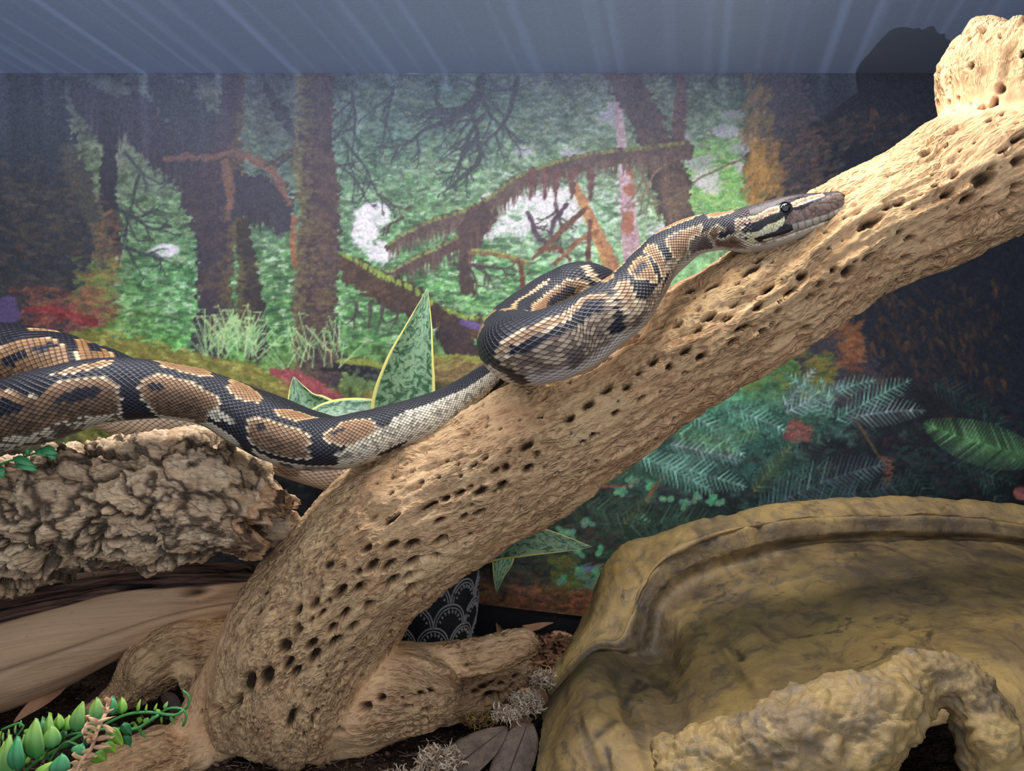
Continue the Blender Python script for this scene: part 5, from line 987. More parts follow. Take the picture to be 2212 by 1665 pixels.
    # skin between the scales, with glints painted in among the dark ones
    light = C.mean(1) > 0.10
    # head: finer mosaic of plates
    hi = np.where(head)[0]
    hx, ht = s[hi], th[hi]; rad = np.interp(hx, HD[:, 0], HD[:, 1])
    size = np.interp(hx, [0, .03, .05, .08], [.0046, .0040, .0024, .0020])
    q = np.stack([hx/size, ht*np.pi/180*rad/size*np.where(np.abs(ht) > 60, 0.9, 1), np.zeros(len(hi))+0.5], 1); q[:, 2] = 0.5
    d1, d2, cid = worley(q, 77)
    hc = color(hx, ht, cid, rad, False)
    # labial plates in one row above the mouth
    lipband = np.abs(np.abs(ht)-(118+hx*100)) < 9.5
    lu = hx/0.0043; lf = np.abs(lu-np.round(lu))
    pale = srgb((158, 146, 130))
    use = lipband & (hx < .040) & (hx > .004)
    hc = np.where(use[:, None], pale*(0.75+0.4*_h(np.round(lu).astype(np.int64), np.round(lu).astype(np.int64)*0, np.round(lu).astype(np.int64)*0, 5))[:, None], hc)
    groove = np.where(use, sstep(0.30, 0.5, lf), 1-sstep(0.02, 0.16, d2-d1))
    pits = np.zeros(len(hi))
    for k in range(4): pits = np.maximum(pits, np.exp(-((hx-.010-.0055*k)/.0009)**2-((np.abs(ht)-103+1.5*k)/3.2)**2))
    hc = hc*(1-0.55*groove[:, None]); hc = hc*(1-pits[:, None]*0.6)+srgb((150, 70, 50))*pits[:, None]*0.6
    # mouth line and nostril
    ml = np.exp(-((np.abs(ht)-131-hx*100)/2.2)**2)*(hx < .066)
    nos = np.exp(-((hx-.0035)/.0011)**2-((np.abs(ht)-62)/8)**2)
    hc = hc*(1-0.85*np.maximum(ml, nos)[:, None])
    chin = sstep(136, 142, np.abs(ht)-hx*100)[:, None]; hc = hc*(1-chin)+srgb((176, 162, 144))*chin
    C[hi] = hc
    # relief
    rad_all = np.repeat(SR[:, None], m, 1).ravel()
    dome = np.clip(1-(cell/0.5)**2, 0, 1)
    amp = np.clip(rad_all*0.012, 0, 0.00028)*np.where(np.abs(th) > 162, 0.25, 1.0)
    disp = dome*amp; disp[hi] = -groove*0.00022-pits*0.0007-nos*0.0008
    blend = sstep(HEAD_END*0.70, HEAD_END*0.80, s); disp = np.where(head, disp, disp*1.0)
    off = SOFF.reshape(-1, 3); nn = off/(np.linalg.norm(off, axis=1)[:, None]+1e-9)
    V = SV.reshape(-1, 3)+nn*disp[:, None]
    V = V+nn*(0.0006*vnoise(V*70, 3))[:, None]*sstep(HEAD_END, HEAD_END*1.4, s)[:, None]
    F = grid_faces(n, m)
    me = mesh_np('ball_python', V, F[:, ::-1])
    col_attr(me, 'skin', C); flt_attr(me, 'su', u); flt_attr(me, 'sv', v); flt_attr(me, 'hd', head.astype(float)); flt_attr(me, 'belly', (np.abs(th) > 160).astype(float))
    M = NT('python_skin')
    a = M.attr('skin').outputs['Color']; U_ = M.attr('su').outputs['Fac']; V_ = M.attr('sv').outputs['Fac']; hd = M.attr('hd').outputs['Fac']
    def lat(off):
        x = M.math('ABSOLUTE', M.math('SUBTRACT', M.math('FRACT', M.math('ADD', U_, off)), 0.5)); y = M.math('ABSOLUTE', M.math('SUBTRACT', M.math('FRACT', M.math('ADD', V_, off)), 0.5))
        l1 = M.math('ADD', x, y); l2 = M.math('MULTIPLY', M.math('SQRT', M.math('ADD', M.math('MULTIPLY', x, x), M.math('MULTIPLY', y, y))), 1.4142)
        return M.math('ADD', M.math('MULTIPLY', l1, 0.45), M.math('MULTIPLY', l2, 0.55))
    cellv = M.math('MINIMUM', lat(0.0), lat(0.5))          # 0 centre .. 0.5 edge
    edge = M.math('SMOOTHSTEP', cellv, 0.40, 0.5) if False else M.math('MULTIPLY', M.math('MAXIMUM', M.math('SUBTRACT', cellv, 0.37), 0.0), 7.7)
    body = M.math('SUBTRACT', 1.0, M.math('MAXIMUM', hd, M.math('MULTIPLY', M.attr('belly').outputs['Fac'], 0.6)))
    e2 = M.math('MULTIPLY', edge, body, clamp=True)
    lum = M.n('RGBToBW'); M.put(lum.inputs[0], a); bright = M.ramp(lum.outputs[0], [(0.02, 0.0), (0.09, 1.0)])
    gap = M.mix(bright, L(46, 46, 56), M.mix(1.0, a, L(120, 104, 90), 'MULTIPLY')); darker = M.mix(M.math('MULTIPLY', e2, 0.75), a, gap)  # bluish edge on dark scales is a painted glint; pale scales get darker gaps
    hgt = M.math('MULTIPLY', M.math('SUBTRACT', 1.0, M.math('POWER', M.math('MULTIPLY', cellv, 2.0), 3.0)), body)
    nrm = M.bump(hgt, 0.00045, 0.8)
    micro = M.noise(M.obco(), 900, 2)
    nrm = M.bump(micro, 0.0001, 0.35, nrm)
    mat = M.fin(darker, rough=M.math('ADD', 0.40, M.math('MULTIPLY', hd, 0.10)), spec=0.36, normal=nrm)
    sn = obj('ball_python', me, mat)
    tag(sn, 'brown and black patterned ball python draped across the driftwood and the cork log', 'snake')
    # eyes
    Me = NT('eye_gloss'); cornea = Me.fin(L(10, 10, 14), rough=0.05, spec=0.8)
    i = int(np.argmin(np.abs(SS-EYE_AT[0])))
    for sg in (1, -1):
        j = int(np.argmin(np.abs(TH*180/np.pi-EYE_AT[1]*sg*0.92)))
        p = SV[i, j]; o_ = SOFF[i, j]/np.linalg.norm(SOFF[i, j])
        bm = bmesh.new(); bmesh.ops.create_uvsphere(bm, u_segments=24, v_segments=16, radius=0.0041); e = bpy.data.meshes.new('eye'); bm.to_mesh(e); bm.free()
        e.polygons.foreach_set('use_smooth', np.ones(len(e.polygons), bool))
        eo = obj('eye', e, cornea, sn); eo.location = Vector(p-o_*0.0019); tag(eo, 'glossy black eye')
        # lid ring
        bm = bmesh.new(); ring = []
        for k in range(28):
            an = 2*np.pi*k/28; row = []
            for q_ in range(6):
                bn = 2*np.pi*q_/6; R_ = 0.0043+0.0006*math.cos(bn); row.append(bm.verts.new((R_*math.cos(an), R_*math.sin(an), 0.0006*math.sin(bn))))
            ring.append(row)
        for k in range(28):
            for q_ in range(6): bm.faces.new((ring[k][q_], ring[(k+1) % 28][q_], ring[(k+1) % 28][(q_+1) % 6], ring[k][(q_+1) % 6]))
        rm = bpy.data.meshes.new('eye_ring'); bm.to_mesh(rm); bm.free(); rm.polygons.foreach_set('use_smooth', np.ones(len(rm.polygons), bool))
        MR = bpy.data.materials.get('eye_rim') or NT('eye_rim').fin(L(22, 20, 24), rough=0.6, spec=0.2)
        ro = obj('eye_rim', rm, MR, sn); ro.location = Vector(p-o_*0.0004); ro.rotation_euler = Vector(o_).to_track_quat('Z', 'Y').to_euler()
    return sn
build_snake()
# ------------------------------------------------------------------ patterned pot and snake plant
def lathe(prof, m=96, c=(0, 0)):
    th = np.linspace(0, 2*np.pi, m, endpoint=False); V = np.array([[[c[0]+r*math.cos(t), c[1]+r*math.sin(t), z] for t in th] for r, z in prof]); return V.reshape(-1, 3), grid_faces(len(prof), m, True)
POT = P(928, 1400, .775); POT[2] = 0.008
def build_pot():
    root = empty('plant_pot', tuple(POT)); tag(root, 'black pot with white scalloped pattern behind the branch foot', 'pot')
    H = 0.108; rb, rt = 0.037, 0.0505
    rad = lambda z: rb+(rt-rb)*sstep(-0.25, 0.75, z/H)
    prof = [(0.0, 0.0), (rb*0.8, 0.0), (rb*0.96, 0.001)]+[(rad(z), z) for z in np.linspace(0.004, H, 22)]+[(rt-0.0015, H+0.002), (rt-0.004, H), (rt-0.005, H-0.012), (rt-0.007, H-0.03)]
    V, F = lathe(prof); me = mesh_np('pot', V[:, :], F); M = NT('black_glaze'); body = M.fin(M.mix(M.noise(M.obco(), 90, 4), L(34, 36, 42), L(52, 54, 60)), rough=0.62, spec=0.35, normal=M.bump(M.noise(M.obco(), 400, 3), 0.0005, 0.5))
    obj('pot_body', me, body, root)
    # raised white line work, scallops in two staggered rows with petals inside
    M = NT('white_slip'); white = M.fin(M.mix(M.noise(M.obco(), 200, 3), L(196, 196, 196), L(140, 142, 146)), rough=0.7)
    parts = []
    def put(a, z): r = rad(z)+0.0003; return np.array([r*math.sin(a), -r*math.cos(a), z])
    def line(pts, w):
        C = np.array([put(a, z) for a, z in pts]); parts.append(tube_vf(C, np.full(len(C), w), 5, up=(0.3, 0.2, 1)))
    n = 9; da = 2*np.pi/n
    for row, z0 in enumerate((0.030, 0.052, 0.074)):
        for k in range(n):
            a0 = k*da+(row % 2)*da/2+0.18
            for f, w in ((1.0, 0.0011), (0.86, 0.0009)):
                line([(a0+da/2*f*math.cos(t), z0+0.024*f*math.sin(t)**0.9+0.001) for t in np.linspace(0.02, np.pi-0.02, 17)], w)
            for t in np.linspace(0.45, np.pi-0.45, 8):
                a1, z1 = a0+da/2*0.62*math.cos(t), z0+0.015*math.sin(t)+0.001; a2, z2 = a0+da/2*0.74*math.cos(t), z0+0.019*math.sin(t)+0.001
                C = np.array([put(a1, z1), put((a1+a2)/2, (z1+z2)/2), put(a2, z2)]); parts.append(tube_vf(C, np.array([.0006, .0015, .0009]), 6, up=(0.3, 0.2, 1)))
    V, F = join_vf(parts); obj('scallop_pattern', mesh_tris('pattern', V, F), white, root)
    V, F = lathe([(0.0, H-0.012), (0.02, H-0.011), (rt-0.005, H-0.014)], 48); M = NT('pot_soil'); obj('soil', mesh_np('soil', V, F), M.fin(M.mix(M.noise(M.obco(), 300, 4), L(40, 30, 24), L(74, 58, 44)), rough=0.95), root)
build_pot()

def leaf_sheet(C, W, Nn, fold=0.25, m=13, thick=0.0012):
    "leaf blade: centre line C, half widths W, rough facing Nn; folded into a shallow V; with thickness"
    T = np.gradient(C, axis=0); T /= np.linalg.norm(T, axis=1)[:, None]; Nn = np.asarray(Nn, float); Nn = Nn if Nn.ndim == 2 else np.repeat(Nn[None], len(C), 0)
    B = np.cross(T, Nn); B /= np.linalg.norm(B, axis=1)[:, None]; N = np.cross(B, T); v = np.linspace(-1, 1, m)
    G = C[:, None]+B[:, None]*(v[None, :]*W[:, None])[..., None]+N[:, None]*((v[None]**2)*fold*W[:, None])[..., None]
    th = thick*(1-0.8*np.abs(v))[None, :, None]*N[:, None]; n = len(C)
    V = np.vstack([(G+th).reshape(-1, 3), (G-th).reshape(-1, 3)]); F = grid_faces(n, m); F2 = F[:, ::-1]+n*m
    i = np.arange(n-1); e1 = np.stack([i*m, (i+1)*m, (i+1)*m+n*m, i*m+n*m], 1); e2 = np.stack([i*m+m-1, i*m+m-1+n*m, (i+1)*m+m-1+n*m, (i+1)*m+m-1], 1)
    j = np.arange(m-1); o = (n-1)*m; e3 = np.stack([j, j+n*m, j+1+n*m, j+1], 1); e4 = np.stack([o+j, o+j+1, o+j+1+n*m, o+j+n*m], 1)
    uv = np.stack([np.repeat(np.linspace(0, 1, n)[:, None], m, 1), np.repeat(v[None], n, 0)], -1).reshape(-1, 2)
    return V, np.vstack([F, F2, e1, e2, e3, e4]), np.vstack([uv, uv])
def build_snake_plant():
    M = NT('snake_plant_leaf'); u = M.attr('lu').outputs['Fac']; v = M.attr('lv').outputs['Fac']
    wav = M.noise(M.comb(M.math('MULTIPLY', u, 26), M.math('MULTIPLY', v, 2.6), 0), 1.0, 4, 0.6, 1.5); band = M.ramp(wav, [(0.42, 0.0), (0.54, 1.0)])
    c = M.mix(band, L(58, 92, 66), L(128, 158, 122)); fl = M.noise(M.comb(M.math('MULTIPLY', u, 90), M.math('MULTIPLY', v, 10), 0), 1.0, 3); c = M.mix(M.ramp(fl, [(0.55, 0.0), (0.7, 0.7)]), c, L(40, 66, 52))
    edge = M.ramp(M.math('ABSOLUTE', v), [(0.88, 0.0), (0.915, 1.0)]); c = M.mix(edge, c, L(206, 198, 112))
    mat = M.fin(c, rough=0.42, spec=0.45, normal=M.bump(fl, 0.0004, 0.3))
    root = empty('snake_plant', tuple(POT+np.array([0, 0, 0.10]))); tag(root, 'snake plant with yellow edged banded leaves growing from the pot', 'plant')
    b = POT+np.array([0, 0, .095])
    def P3(px, py, Y): return P(px, py, Y)
    L_ = [ # rows px, py, distance, half width in px ; facing
      ([(b, 22), ((905,1100,.76), 50), ((872,900,.75), 70), ((884,800,.745), 56), ((905,710,.74), 30), ((918,650,.738), 10), ((923,622,.737), 1)], (0.15, -1, 0.1), 0.5),
      ([(b, 20), ((880,1100,.79), 30), ((740,930,.795), 42), ((662,880,.795), 38), ((644,845,.795), 20), ((634,813,.795), 1)], (0.1, -1, 0.2), 0.5),
      ([(b, 22), ((900,1060,.76), 36), ((860,930,.75), 46), ((790,902,.745), 42), ((700,906,.74), 36), ((630,925,.735), 1)], (0.0, -0.8, 0.6), 0.3),
      ([(b, 20), ((985,1200,.74), 40), ((1060,1172,.73), 40), ((1130,1166,.72), 36), ((1200,1172,.715), 22), ((1250,1178,.712), 9), ((1278,1181,.71), 1)], (0.0, -1, 0.2), 0.15),
      ([(b, 18), ((1010,1170,.79), 26), ((1070,1165,.80), 30), ((1086,1200,.80), 26), ((1078,1240,.80), 13), ((1072,1280,.80), 1)], (0.0, -1, 0.1), 0.4),
      ([(b, 18), ((1020,1130,.80), 30), ((1060,1060,.81), 30), ((1080,1000,.815), 20), ((1090,960,.82), 1)], (0.0, -1, 0.1), 0.4)]
    for pts, nrm, fold in L_:
        rows = []
        for p, w in pts:
            q = p if isinstance(p, np.ndarray) else P3(*p); rows.append(list(q)+[w*q[1]/FOC])
        c, s = spline(np.array(rows), 0.004); V, F, uv = leaf_sheet(c[:, :3], np.maximum(c[:, 3], 0.0004), nrm, fold, 13, 0.0013)
        me = mesh_np('leaf', V-np.array(root.location), F); flt_attr(me, 'lu', uv[:, 0]*s[-1]*4); flt_attr(me, 'lv', uv[:, 1]); obj('leaf', me, mat, root)
build_snake_plant()

# ------------------------------------------------------------------ artificial trailing plant at the front left, dried sprig, small plant on the cork
def green_mat(name, a, b):
    M = NT(name); u = M.attr('lu').outputs['Fac']; c = M.mix(M.ramp(u, [(0.1, 0.0), (0.95, 1.0)]), a, b)
    c = M.mix(M.math('MULTIPLY', M.noise(M.obco(), 120, 3), 0.35), c, L(60, 110, 60)); return M.fin(c, rough=0.38, spec=0.45, Subsurface_Weight=0.15, Subsurface_Scale=0.004)
def plump_leaf(base, tip, w, face=(0, -1, 0.25), mat=None, parent=None, name='leaf', th=0.0016, bend=0.12, label=None, tipw=0.35, m=9, n=13):
    base, tip = np.array(base), np.array(tip); l = np.linalg.norm(tip-base); t = np.linspace(0, 1, n)[:, None]
    f = np.array(face, float); f /= np.linalg.norm(f); C = base+(tip-base)*t+f*(np.sin(t*np.pi)*bend*l)
    x = t[:, 0]; W = w*np.sin(np.pi*np.clip(x, 0, 1)**0.75)**0.75*(1-0.25*x)+w*0.05; W[-1] = w*0.04
    V, F, uv = leaf_sheet(C, W, f, 0.25, m, th); loc = np.array(parent.location) if parent else 0
    me = mesh_np(name, V-loc, F); flt_attr(me, 'lu', uv[:, 0]); flt_attr(me, 'lv', uv[:, 1]); o = obj(name, me, mat, parent)
    if label: o['label'] = label
    return o
def stem(pts, mat, parent, name='stem', m=8, lab=None):
    C, R, s = px_path(pts, 0.003); V, F = tube_vf(C, R, m, up=(0.1, 1, 0.2)); me = mesh_tris(name, V-np.array(parent.location), F); n = len(me.vertices); flt_attr(me, 'lu', np.full(n, 0.3)); o = obj(name, me, mat, parent); return o
def build_vine():
    g1 = green_mat('vine_green', L(60, 130, 66), L(150, 184, 80)); g2 = green_mat('vine_lime', L(92, 156, 50), L(168, 200, 74)); g3 = green_mat('vine_deep', L(38, 110, 64), L(76, 156, 96)); gs = green_mat('vine_stem', L(62, 134, 66), L(84, 150, 74))
    root = empty('trailing_succulent', tuple(P(60, 1700, .47))); tag(root, 'artificial green trailing succulent in the front left corner', 'plant')
    k = 2212/420.0; Z = lambda x, y, Y=.47: P(x/k, 1480+y/k, Y)
    st = lambda pts, Y, r: stem([(x/k, 1480+y/k, Y, r) for x, y in pts], gs, root)
    st([(180,1080),(400,880),(700,700),(930,560),(1150,500),(1400,500),(1560,490),(1680,420),(1800,340)], .468, 3.6); st([(1000,560),(1260,410),(1450,330),(1650,305),(1760,310),(1880,330),(2010,335),(2080,290)], .472, 3.2)
    st([(1800,340),(1900,270),(2000,255),(2080,275),(2120,330),(2110,400),(2080,460)], .475, 2.8); st([(2000,335),(2090,290),(2150,210),(2150,120),(2080,60)], .478, 2.6); st([(-60,1100),(120,700),(220,540),(270,470),(240,430),(150,450),(20,505)], .47, 2.6)
    st([(500,800),(640,640),(800,560),(940,540)], .474, 3.0); st([(560,900),(600,800),(760,640),(900,690)], .466, 2.4)
    # large leaves: base x, y, tip x, y, half width, material, distance
    big = [(120,1100,120,560,78,g1,.455),(220,960,215,580,72,g3,.452),(430,830,420,375,88,g1,.460),(600,690,575,310,52,g1,.466),(500,600,500,360,36,g3,.472),(620,700,600,460,85,g1,.462),(690,500,680,330,52,g2,.472),(770,510,800,345,62,g2,.474),(880,520,950,185,66,g1,.466),(1120,420,1115,140,70,g1,.470),(1290,330,1290,125,50,g3,.474),(1400,320,1400,140,48,g2,.478),
           (1250,480,1400,670,58,g2,.462),(1200,650,1330,750,50,g2,.460),(1080,770,1210,840,62,g2,.458),(700,1010,720,780,92,g3,.450),(880,790,950,670,64,g3,.456),(400,1060,640,860,50,g2,.454),(430,840,520,770,30,g2,.462),(20,1080,60,640,50,g2,.46),(0,960,0,520,30,g1,.47),(1400,430,1500,540,42,g3,.466),(1420,560,1490,670,44,g3,.468),(280,560,360,500,30,g2,.474),(300,900,350,800,24,g2,.464),(1160,480,1020,420,34,g2,.472),(250,960,290,560,44,g1,.466),(480,760,560,820,26,g3,.466),(700,600,760,500,34,g3,.476),(820,640,700,700,28,g3,.47)]
    for bx, by, tx, ty, w, m_, Y in big: plump_leaf(Z(bx, by, Y), Z(tx, ty, Y+0.004), 1.35*w/k*Y/FOC, (0.05, -1, 0.3), m_, root, th=0.0022)
    small = [(1570,300,1600,160,22,g2),(1660,300,1675,215,14,g2),(1760,290,1790,205,16,g2),(1870,270,1910,185,24,g1),(1830,320,1770,270,28,g2),(1600,360,1590,430,34,g2),(1640,430,1690,370,34,g2),(1740,340,1750,400,20,g1),(1840,350,1845,430,16,g2),(1940,340,1990,440,22,g1),(1560,500,1530,430,28,g2),(1600,480,1590,530,26,g2),(1610,520,1660,590,26,g1),(1540,420,1480,440,16,g2),(1380,490,1330,500,20,g2),(180,560,185,440,16,g1),(110,600,105,500,18,g1),(40,640,40,540,14,g1),(230,480,245,400,14,g1),(1300,520,1380,500,22,g2),(990,480,1040,500,20,g2),(950,600,1000,680,18,g3)]
    for bx, by, tx, ty, w, m_ in small: plump_leaf(Z(bx, by, .472), Z(tx, ty, .474), w/k*.472/FOC, (0.05, -1, 0.3), m_, root, th=0.0010, m=7, n=9)
    # dried sprig
    M = NT('dried_sprig'); d = M.fin(M.mix(M.noise(M.obco(), 150, 3), L(222, 184, 142), L(196, 152, 110)), rough=0.8, normal=M.bump(M.noise(M.obco(), 500, 3), 0.0006, 0.6))
    r2 = empty('dried_sprig', tuple(P(200, 1660, .452))); tag(r2, 'pale dried sprig with curled leaflets lying across the green succulent', 'sprig')
    C = [(840,1060,.448),(940,840,.449),(1040,720,.45),(1090,560,.452),(1140,440,.455),(1210,300,.46),(1240,160,.466)]
    stem([(x/k, 1480+y/k, Y, 4.2) for x, y, Y in C], d, r2)
    for bx, by, tx, ty, w in [(1140,440,1010,360,34),(1020,360,970,350,20),(1150,430,1320,350,26),(1160,450,1310,520,24),(1190,470,1300,530,28),(1110,520,960,470,28),(980,480,950,560,26),(1090,600,960,520,26),(1090,640,950,590,40),(1100,620,1290,590,34),(1130,680,1260,700,36),(1060,700,1250,690,26),(1050,640,1000,620,30),(1040,740,930,760,30),(960,820,1100,810,36),(940,830,830,770,26),(900,880,800,880,30),(920,900,1010,860,20),(870,960,760,980,30),(860,980,960,940,24),(1210,320,1160,230,22),(1200,300,1290,270,20),(1230,240,1190,150,20),(1240,210,1270,130,16),(840,1040,760,1050,24),(1170,400,1240,360,20),(1010,420,990,520,16),(1060,600,1120,520,22)]:
        plump_leaf(Z(bx, by, .45), Z(tx, ty, .445), w/k*.45/FOC, (random.uniform(-.6, .6), -1, random.uniform(-.3, .8)), d, r2, 'curled_leaflet', 0.0012, random.uniform(-.3, .4), m=5, n=9)
    # small plant between the python and the cork
    r3 = empty('creeping_plant', tuple(P(10, 1000, .51))); tag(r3, 'small green leafy creeper on top of the cork log at the left edge', 'plant')
    stem([(-60,1060,.50,2.5),(0,1004,.50,2.5),(40,990,.50,2.2),(90,975,.505,2)], gs, r3)
    for bx, by, tx, ty, w in [(40,1000,80,1018,14),(30,990,78,1010,10),(80,975,104,985,10),(90,972,125,982,12),(105,975,120,994,9),(0,1010,8,1034,9),(-20,1000,6,1028,8),(60,985,62,970,7)]: plump_leaf(P(bx, by, .498), P(tx, ty, .496), w*.5/FOC, (0.1, -0.8, 0.7), g3, r3, m=7, n=9)
random.seed(5); build_vine()
# ------------------------------------------------------------------ substrate, chips, litter, moss
def soil_h(x, y): return 0.004+0.012*sstep(.62, .80, y)+0.006*sstep(-0.05, -0.3, x)+0.0030*fbm(np.stack([x*24, y*24, x*0], 1), 4, 3)+0.0018*fbm(np.stack([x*110, y*110, x*0], 1), 3, 5)
def soil_at(x, y): return float(soil_h(np.array([x]), np.array([y]))[0])
def build_floor():
    xs = np.linspace(-0.655, 0.655, 420); ys = np.linspace(0.36, WALL_Y-0.004, 230); X, Y = np.meshgrid(xs, ys); Z = soil_h(X.ravel(), Y.ravel())
    me = mesh_np('substrate', np.stack([X.ravel(), Y.ravel(), Z], 1), grid_faces(230, 420)); M = NT('coco_soil'); co = M.obco(); n1 = M.noise(co, 220, 5, 0.7); n2 = M.noise(co, 60, 4); v = M.vor(co, 330)
    c = M.mix(M.ramp(n1, [(0.35, 0.0), (0.65, 1.0)]), L(44, 33, 28), L(98, 76, 60)); c = M.mix(M.ramp(v, [(0.15, 0.5), (0.35, 0.0)]), c, L(124, 98, 76)); c = M.mix(M.math('MULTIPLY', n2, 0.4), c, L(40, 30, 26))
    o = obj('substrate', me, M.fin(c, rough=0.95, spec=0.15, normal=M.bump(M.math('ADD', n1, v), 0.003, 0.9))); tag(o, 'dark brown coconut soil covering the enclosure bottom', 'soil', kind='stuff')
    rng = np.random.RandomState(3)
    def litter(name, n, area, size, cols, flat, kindlab, cat):
        "angular chips scattered as one countless mass"
        V = []; F = []; C = []
        for i in range(n):
            x = rng.uniform(area[0], area[1]); y = rng.uniform(area[2], area[3]); s = size*rng.uniform(0.4, 1.5); l, w, h = s*rng.uniform(.8, 1.8), s*rng.uniform(.35, .8), s*rng.uniform(*flat)
            b = np.array([[sx*l*rng.uniform(.6, 1), sy*w*rng.uniform(.6, 1), sz*h*rng.uniform(.6, 1)] for sx in (-1, 1) for sy in (-1, 1) for sz in (-1, 1)])*0.5
            a, bb, cc = rng.uniform(0, 6.3), rng.uniform(-.6, .6), rng.uniform(-.5, .5); Rm = np.array(Matrix.Rotation(a, 3, 'Z') @ Matrix.Rotation(bb, 3, 'Y') @ Matrix.Rotation(cc, 3, 'X'))
            k = len(V)*8; V.append(b@Rm.T+np.array([x, y, soil_at(x, y)+h*0.3])); F.append(np.array([[0,1,3,2],[4,6,7,5],[0,4,5,1],[2,3,7,6],[0,2,6,4],[1,5,7,3]])+k); C.append(np.repeat((srgb(cols[rng.randint(len(cols))])*rng.uniform(.6, 1.2))[None], 8, 0))
        me = mesh_np(name, np.vstack(V), np.vstack(F), False); col_attr(me, 'tint', np.vstack(C)); M = NT(name+'_mat'); m = M.fin(M.mix(1.0, M.attr('tint').outputs['Color'], M.ramp(M.noise(M.obco(), 500, 3), [(0.3, 0.6), (0.7, 1.2)]), 'MULTIPLY'), rough=0.85, spec=0.2)
        tag(obj(name, me, m), kindlab, cat, kind='stuff')
    litter('bark_chips', 1500, (-0.07, 0.20, 0.70, 0.845), 0.0075, [(168,128,96),(142,104,78),(190,150,116),(110,80,62),(150,100,80)], (.25, .6), 'reddish brown bark chips heaped at the rear by the pot', 'bark chips')
    litter('soil_crumbs', 3200, (-0.42, 0.10, 0.50, 0.72), 0.0030, [(92,72,58),(64,48,38),(120,96,78),(50,38,32),(104,78,60)], (.4, .9), 'fine dark soil crumbs around the foot of the branch', 'soil crumbs')
    # fibres in the soil
    parts = []
    for i in range(260):
        x, y = rng.uniform(-.40, .06), rng.uniform(.50, .72); p = np.array([x, y, soil_at(x, y)+0.001]); a = rng.uniform(0, 6.3); C = [p]
        for k in range(6): a += rng.uniform(-.7, .7); p = p+np.array([math.cos(a), math.sin(a), rng.uniform(-.25, .35)])*rng.uniform(.0015, .0045); C.append(p)
        parts.append(tube_vf(np.array(C), np.full(7, rng.uniform(.00018, .0004)), 4, up=(0.1, 0.2, 1), cap=False))
    V, F = join_vf(parts); M = NT('fibre'); tag(obj('coconut_fibres', mesh_tris('f', V, F), M.fin(L(150, 126, 104), rough=0.9)), 'thin curly coconut fibres strewn over the dark soil', 'fibres', kind='stuff')
build_floor()

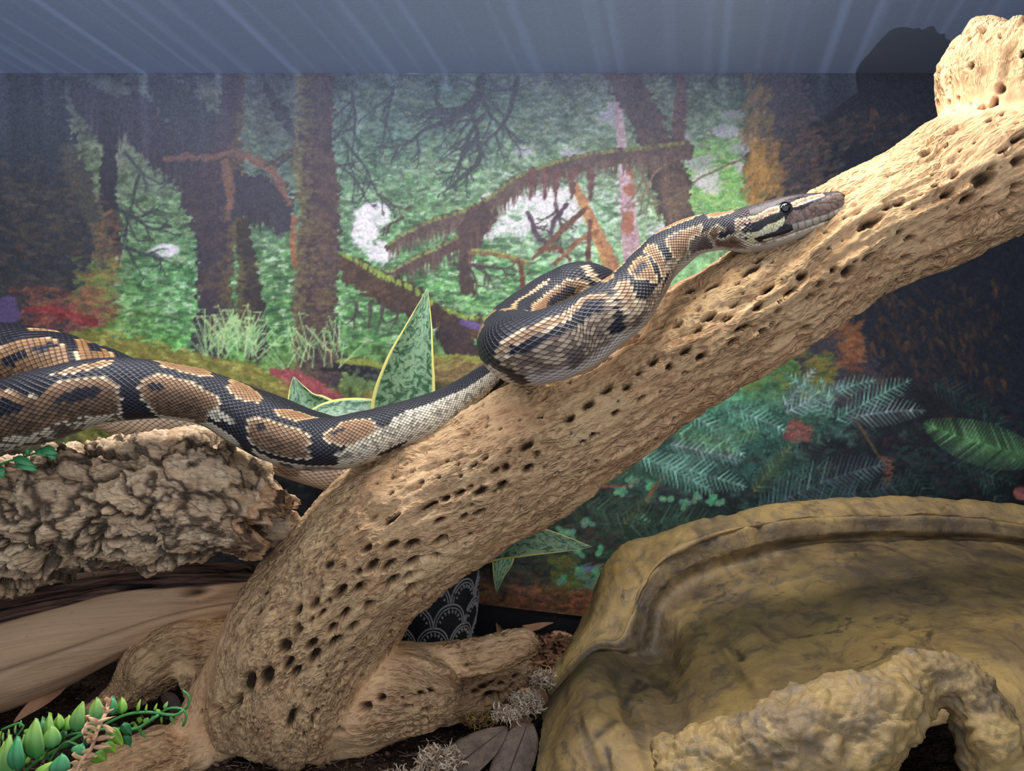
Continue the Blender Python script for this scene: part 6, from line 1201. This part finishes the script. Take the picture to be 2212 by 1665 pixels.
def build_litter():
    M = NT('dry_leaf'); lv = M.attr('lv').outputs['Fac']; lu = M.attr('lu').outputs['Fac']; n = M.noise(M.obco(), 110, 4); sp = M.vor(M.obco(), 380)
    c = M.mix(M.ramp(n, [(0.35, 0.0), (0.7, 1.0)]), L(150, 128, 108), L(112, 94, 82)); mid = M.ramp(M.math('ABSOLUTE', lv), [(0.02, 1.0), (0.06, 0.0)]); c = M.mix(mid, c, L(84, 66, 54))
    vein = M.math('ABSOLUTE', M.math('SUBTRACT', M.math('FRACT', M.math('SUBTRACT', M.math('MULTIPLY', lu, 9), M.math('MULTIPLY', M.math('ABSOLUTE', lv), 2.2))), 0.5)); c = M.mix(M.ramp(vein, [(0.03, 0.35), (0.08, 0.0)]), c, L(90, 72, 58)); c = M.mix(M.ramp(sp, [(0.10, 0.8), (0.2, 0.0)]), c, L(60, 46, 38))
    grey = M.fin(c, rough=0.7, spec=0.3, normal=M.bump(M.math('ADD', n, M.math('MULTIPLY', vein, 0.5)), 0.0006, 0.5))
    M = NT('dry_leaf_tan'); n = M.noise(M.obco(), 90, 4); tan = M.fin(M.mix(n, L(196, 150, 112), L(150, 104, 76)), rough=0.7, spec=0.3)
    M = NT('dry_leaf_dark'); n = M.noise(M.obco(), 90, 4); drk = M.fin(M.mix(n, L(92, 72, 60), L(56, 44, 38)), rough=0.7, spec=0.3)
    def leaf(pts, nrm, mat, label, fold=0.2, group=None):
        rows = [list(P(px, py, Y))+[w*Y/FOC] for px, py, Y, w in pts]; c, s = spline(np.array(rows), 0.003); base = c[0, :3].copy(); V, F, uv = leaf_sheet(c[:, :3]-base, np.maximum(c[:, 3], 0.0004), nrm, fold, 13, 0.0004)
        me = mesh_np('dry_leaf', V, F); flt_attr(me, 'lu', uv[:, 0]); flt_attr(me, 'lv', uv[:, 1]); o = obj('dry_leaf', me, mat); o.location = base; tag(o, label, 'leaf', group or 'dry leaves on the substrate')
    leaf([(1095,1568,.60,3),(1085,1578,.595,14),(1050,1605,.585,36),(1005,1640,.57,46),(960,1680,.555,42),(900,1730,.54,20),(870,1750,.535,2)], (0.0, -0.45, 1), grey, 'large grey brown dry leaf sprinkled with crumbs beside the moss clump', 0.12)
    leaf([(1140,1560,.60,12),(1132,1585,.592,32),(1118,1620,.58,44),(1100,1670,.565,44),(1080,1740,.545,30),(1070,1790,.53,2)], (-0.1, -0.5, 1), grey, 'large smooth brown dry leaf touching the left edge of the rock hide', 0.06)
    leaf([(1072,1345,.80,1),(1082,1365,.795,8),(1095,1385,.79,12),(1106,1400,.785,2)], (-.3, -1, .3), tan, 'small upright curled dry leaf among the rear bark chips', 0.5)
    leaf([(1128,1352,.80,2),(1150,1356,.797,10),(1175,1350,.795,7),(1195,1345,.79,1)], (0, -.6, 1), tan, 'flat pale dry leaf on the chips under the backdrop edge', 0.2)
    leaf([(1100,1575,.605,2),(1118,1560,.61,9),(1140,1556,.612,7),(1150,1552,.615,1)], (0.2, -0.9, .6), tan, 'orange brown dry leaf under the pale moss tuft', 0.3)
    leaf([(1150,1470,.66,3),(1160,1490,.655,16),(1172,1520,.65,18),(1180,1550,.645,3)], (-.4, -0.8, .4), tan, 'shiny tan dry leaf wedged against the hide flank', 0.4)
    leaf([(150,1560,.66,2),(200,1510,.665,14),(260,1480,.67,26),(320,1455,.675,22),(370,1430,.68,2)], (0, -.7, .8), drk, 'large dark dry leaf behind the knobbly root', 0.2)
    leaf([(30,1560,.61,2),(60,1535,.615,12),(95,1510,.62,18),(130,1490,.63,10),(150,1478,.63,1)], (0, -.8, .7), tan, 'tan dry leaf tucked beneath the smooth log', 0.3)
    leaf([(350,1500,.605,3),(366,1512,.60,14),(380,1530,.597,12),(392,1545,.59,1)], (0.3, -.7, .6), drk, 'crumpled dark dry leaf in the hollow of the root', 0.6)
    rng = np.random.RandomState(9)
    def moss(name, px, py, Y, size, n, cols, label, sx=1.0, up=1.0):
        "tuft of curling strands"
        c0 = P(px, py, Y); parts = []; cc = []
        for i in range(n):
            a = rng.uniform(0, 6.3); r = size*rng.rand()**.6; p = c0+np.array([math.cos(a)*r*sx, math.sin(a)*r*.5, rng.uniform(-.3, .6)*size*up]); d = rng.normal(size=3); d[2] = abs(d[2]); C = [p]
            for k in range(5): d = d+rng.normal(size=3)*0.6; d /= np.linalg.norm(d); p = p+d*size*0.13; C.append(p)
            w = size*rng.uniform(.018, .042); V, F = tube_vf(np.array(C), np.array([w, w*1.5, w*1.5, w, w*.8, w*.3]), 5, up=(0.11, 0.23, 0.9), cap=False); parts.append((V, F)); cc.append(np.repeat((srgb(cols[rng.randint(len(cols))])*rng.uniform(.7, 1.15))[None], len(V), 0))
        V, F = join_vf(parts); me = mesh_tris(name, V-c0, F); col_attr(me, 'tint', np.vstack(cc)); M = NT(name+'_mat'); o = obj(name, me, M.fin(M.attr('tint').outputs['Color'], rough=0.9)); o.location = c0; tag(o, label, 'moss', 'dried moss clumps')
    pale = [(232,206,172),(208,180,146),(244,226,196),(170,142,114)]
    moss('moss_clump', 948, 1648, .56, .013, 330, pale, 'shaggy pale dried moss clump in front of the branch foot', 1.3, 1.3)
    moss('moss_clump', 1095, 1548, .60, .011, 220, pale, 'small pale moss tuft beside the shorter branch fork end'); moss('moss_clump', 1135, 1528, .605, .014, 300, [(200,178,150),(222,202,170),(170,146,120)], 'stringy pale moss tuft leaning against the rock hide'); moss('moss_clump', 1165, 1475, .66, .014, 240, pale, 'tan moss tuft behind the hide flank')
    moss('moss_clump', 1030, 1562, .62, .012, 150, [(176,136,72),(140,110,60),(196,158,96)], 'golden brown moss sprig on the dark soil under the fork', 1.2, 0.6)
    moss('moss_clump', 880, 1690, .55, .014, 220, pale, 'pale moss clump cut off by the bottom edge, left of the dry leaves', 1.4, 0.8)
build_litter()
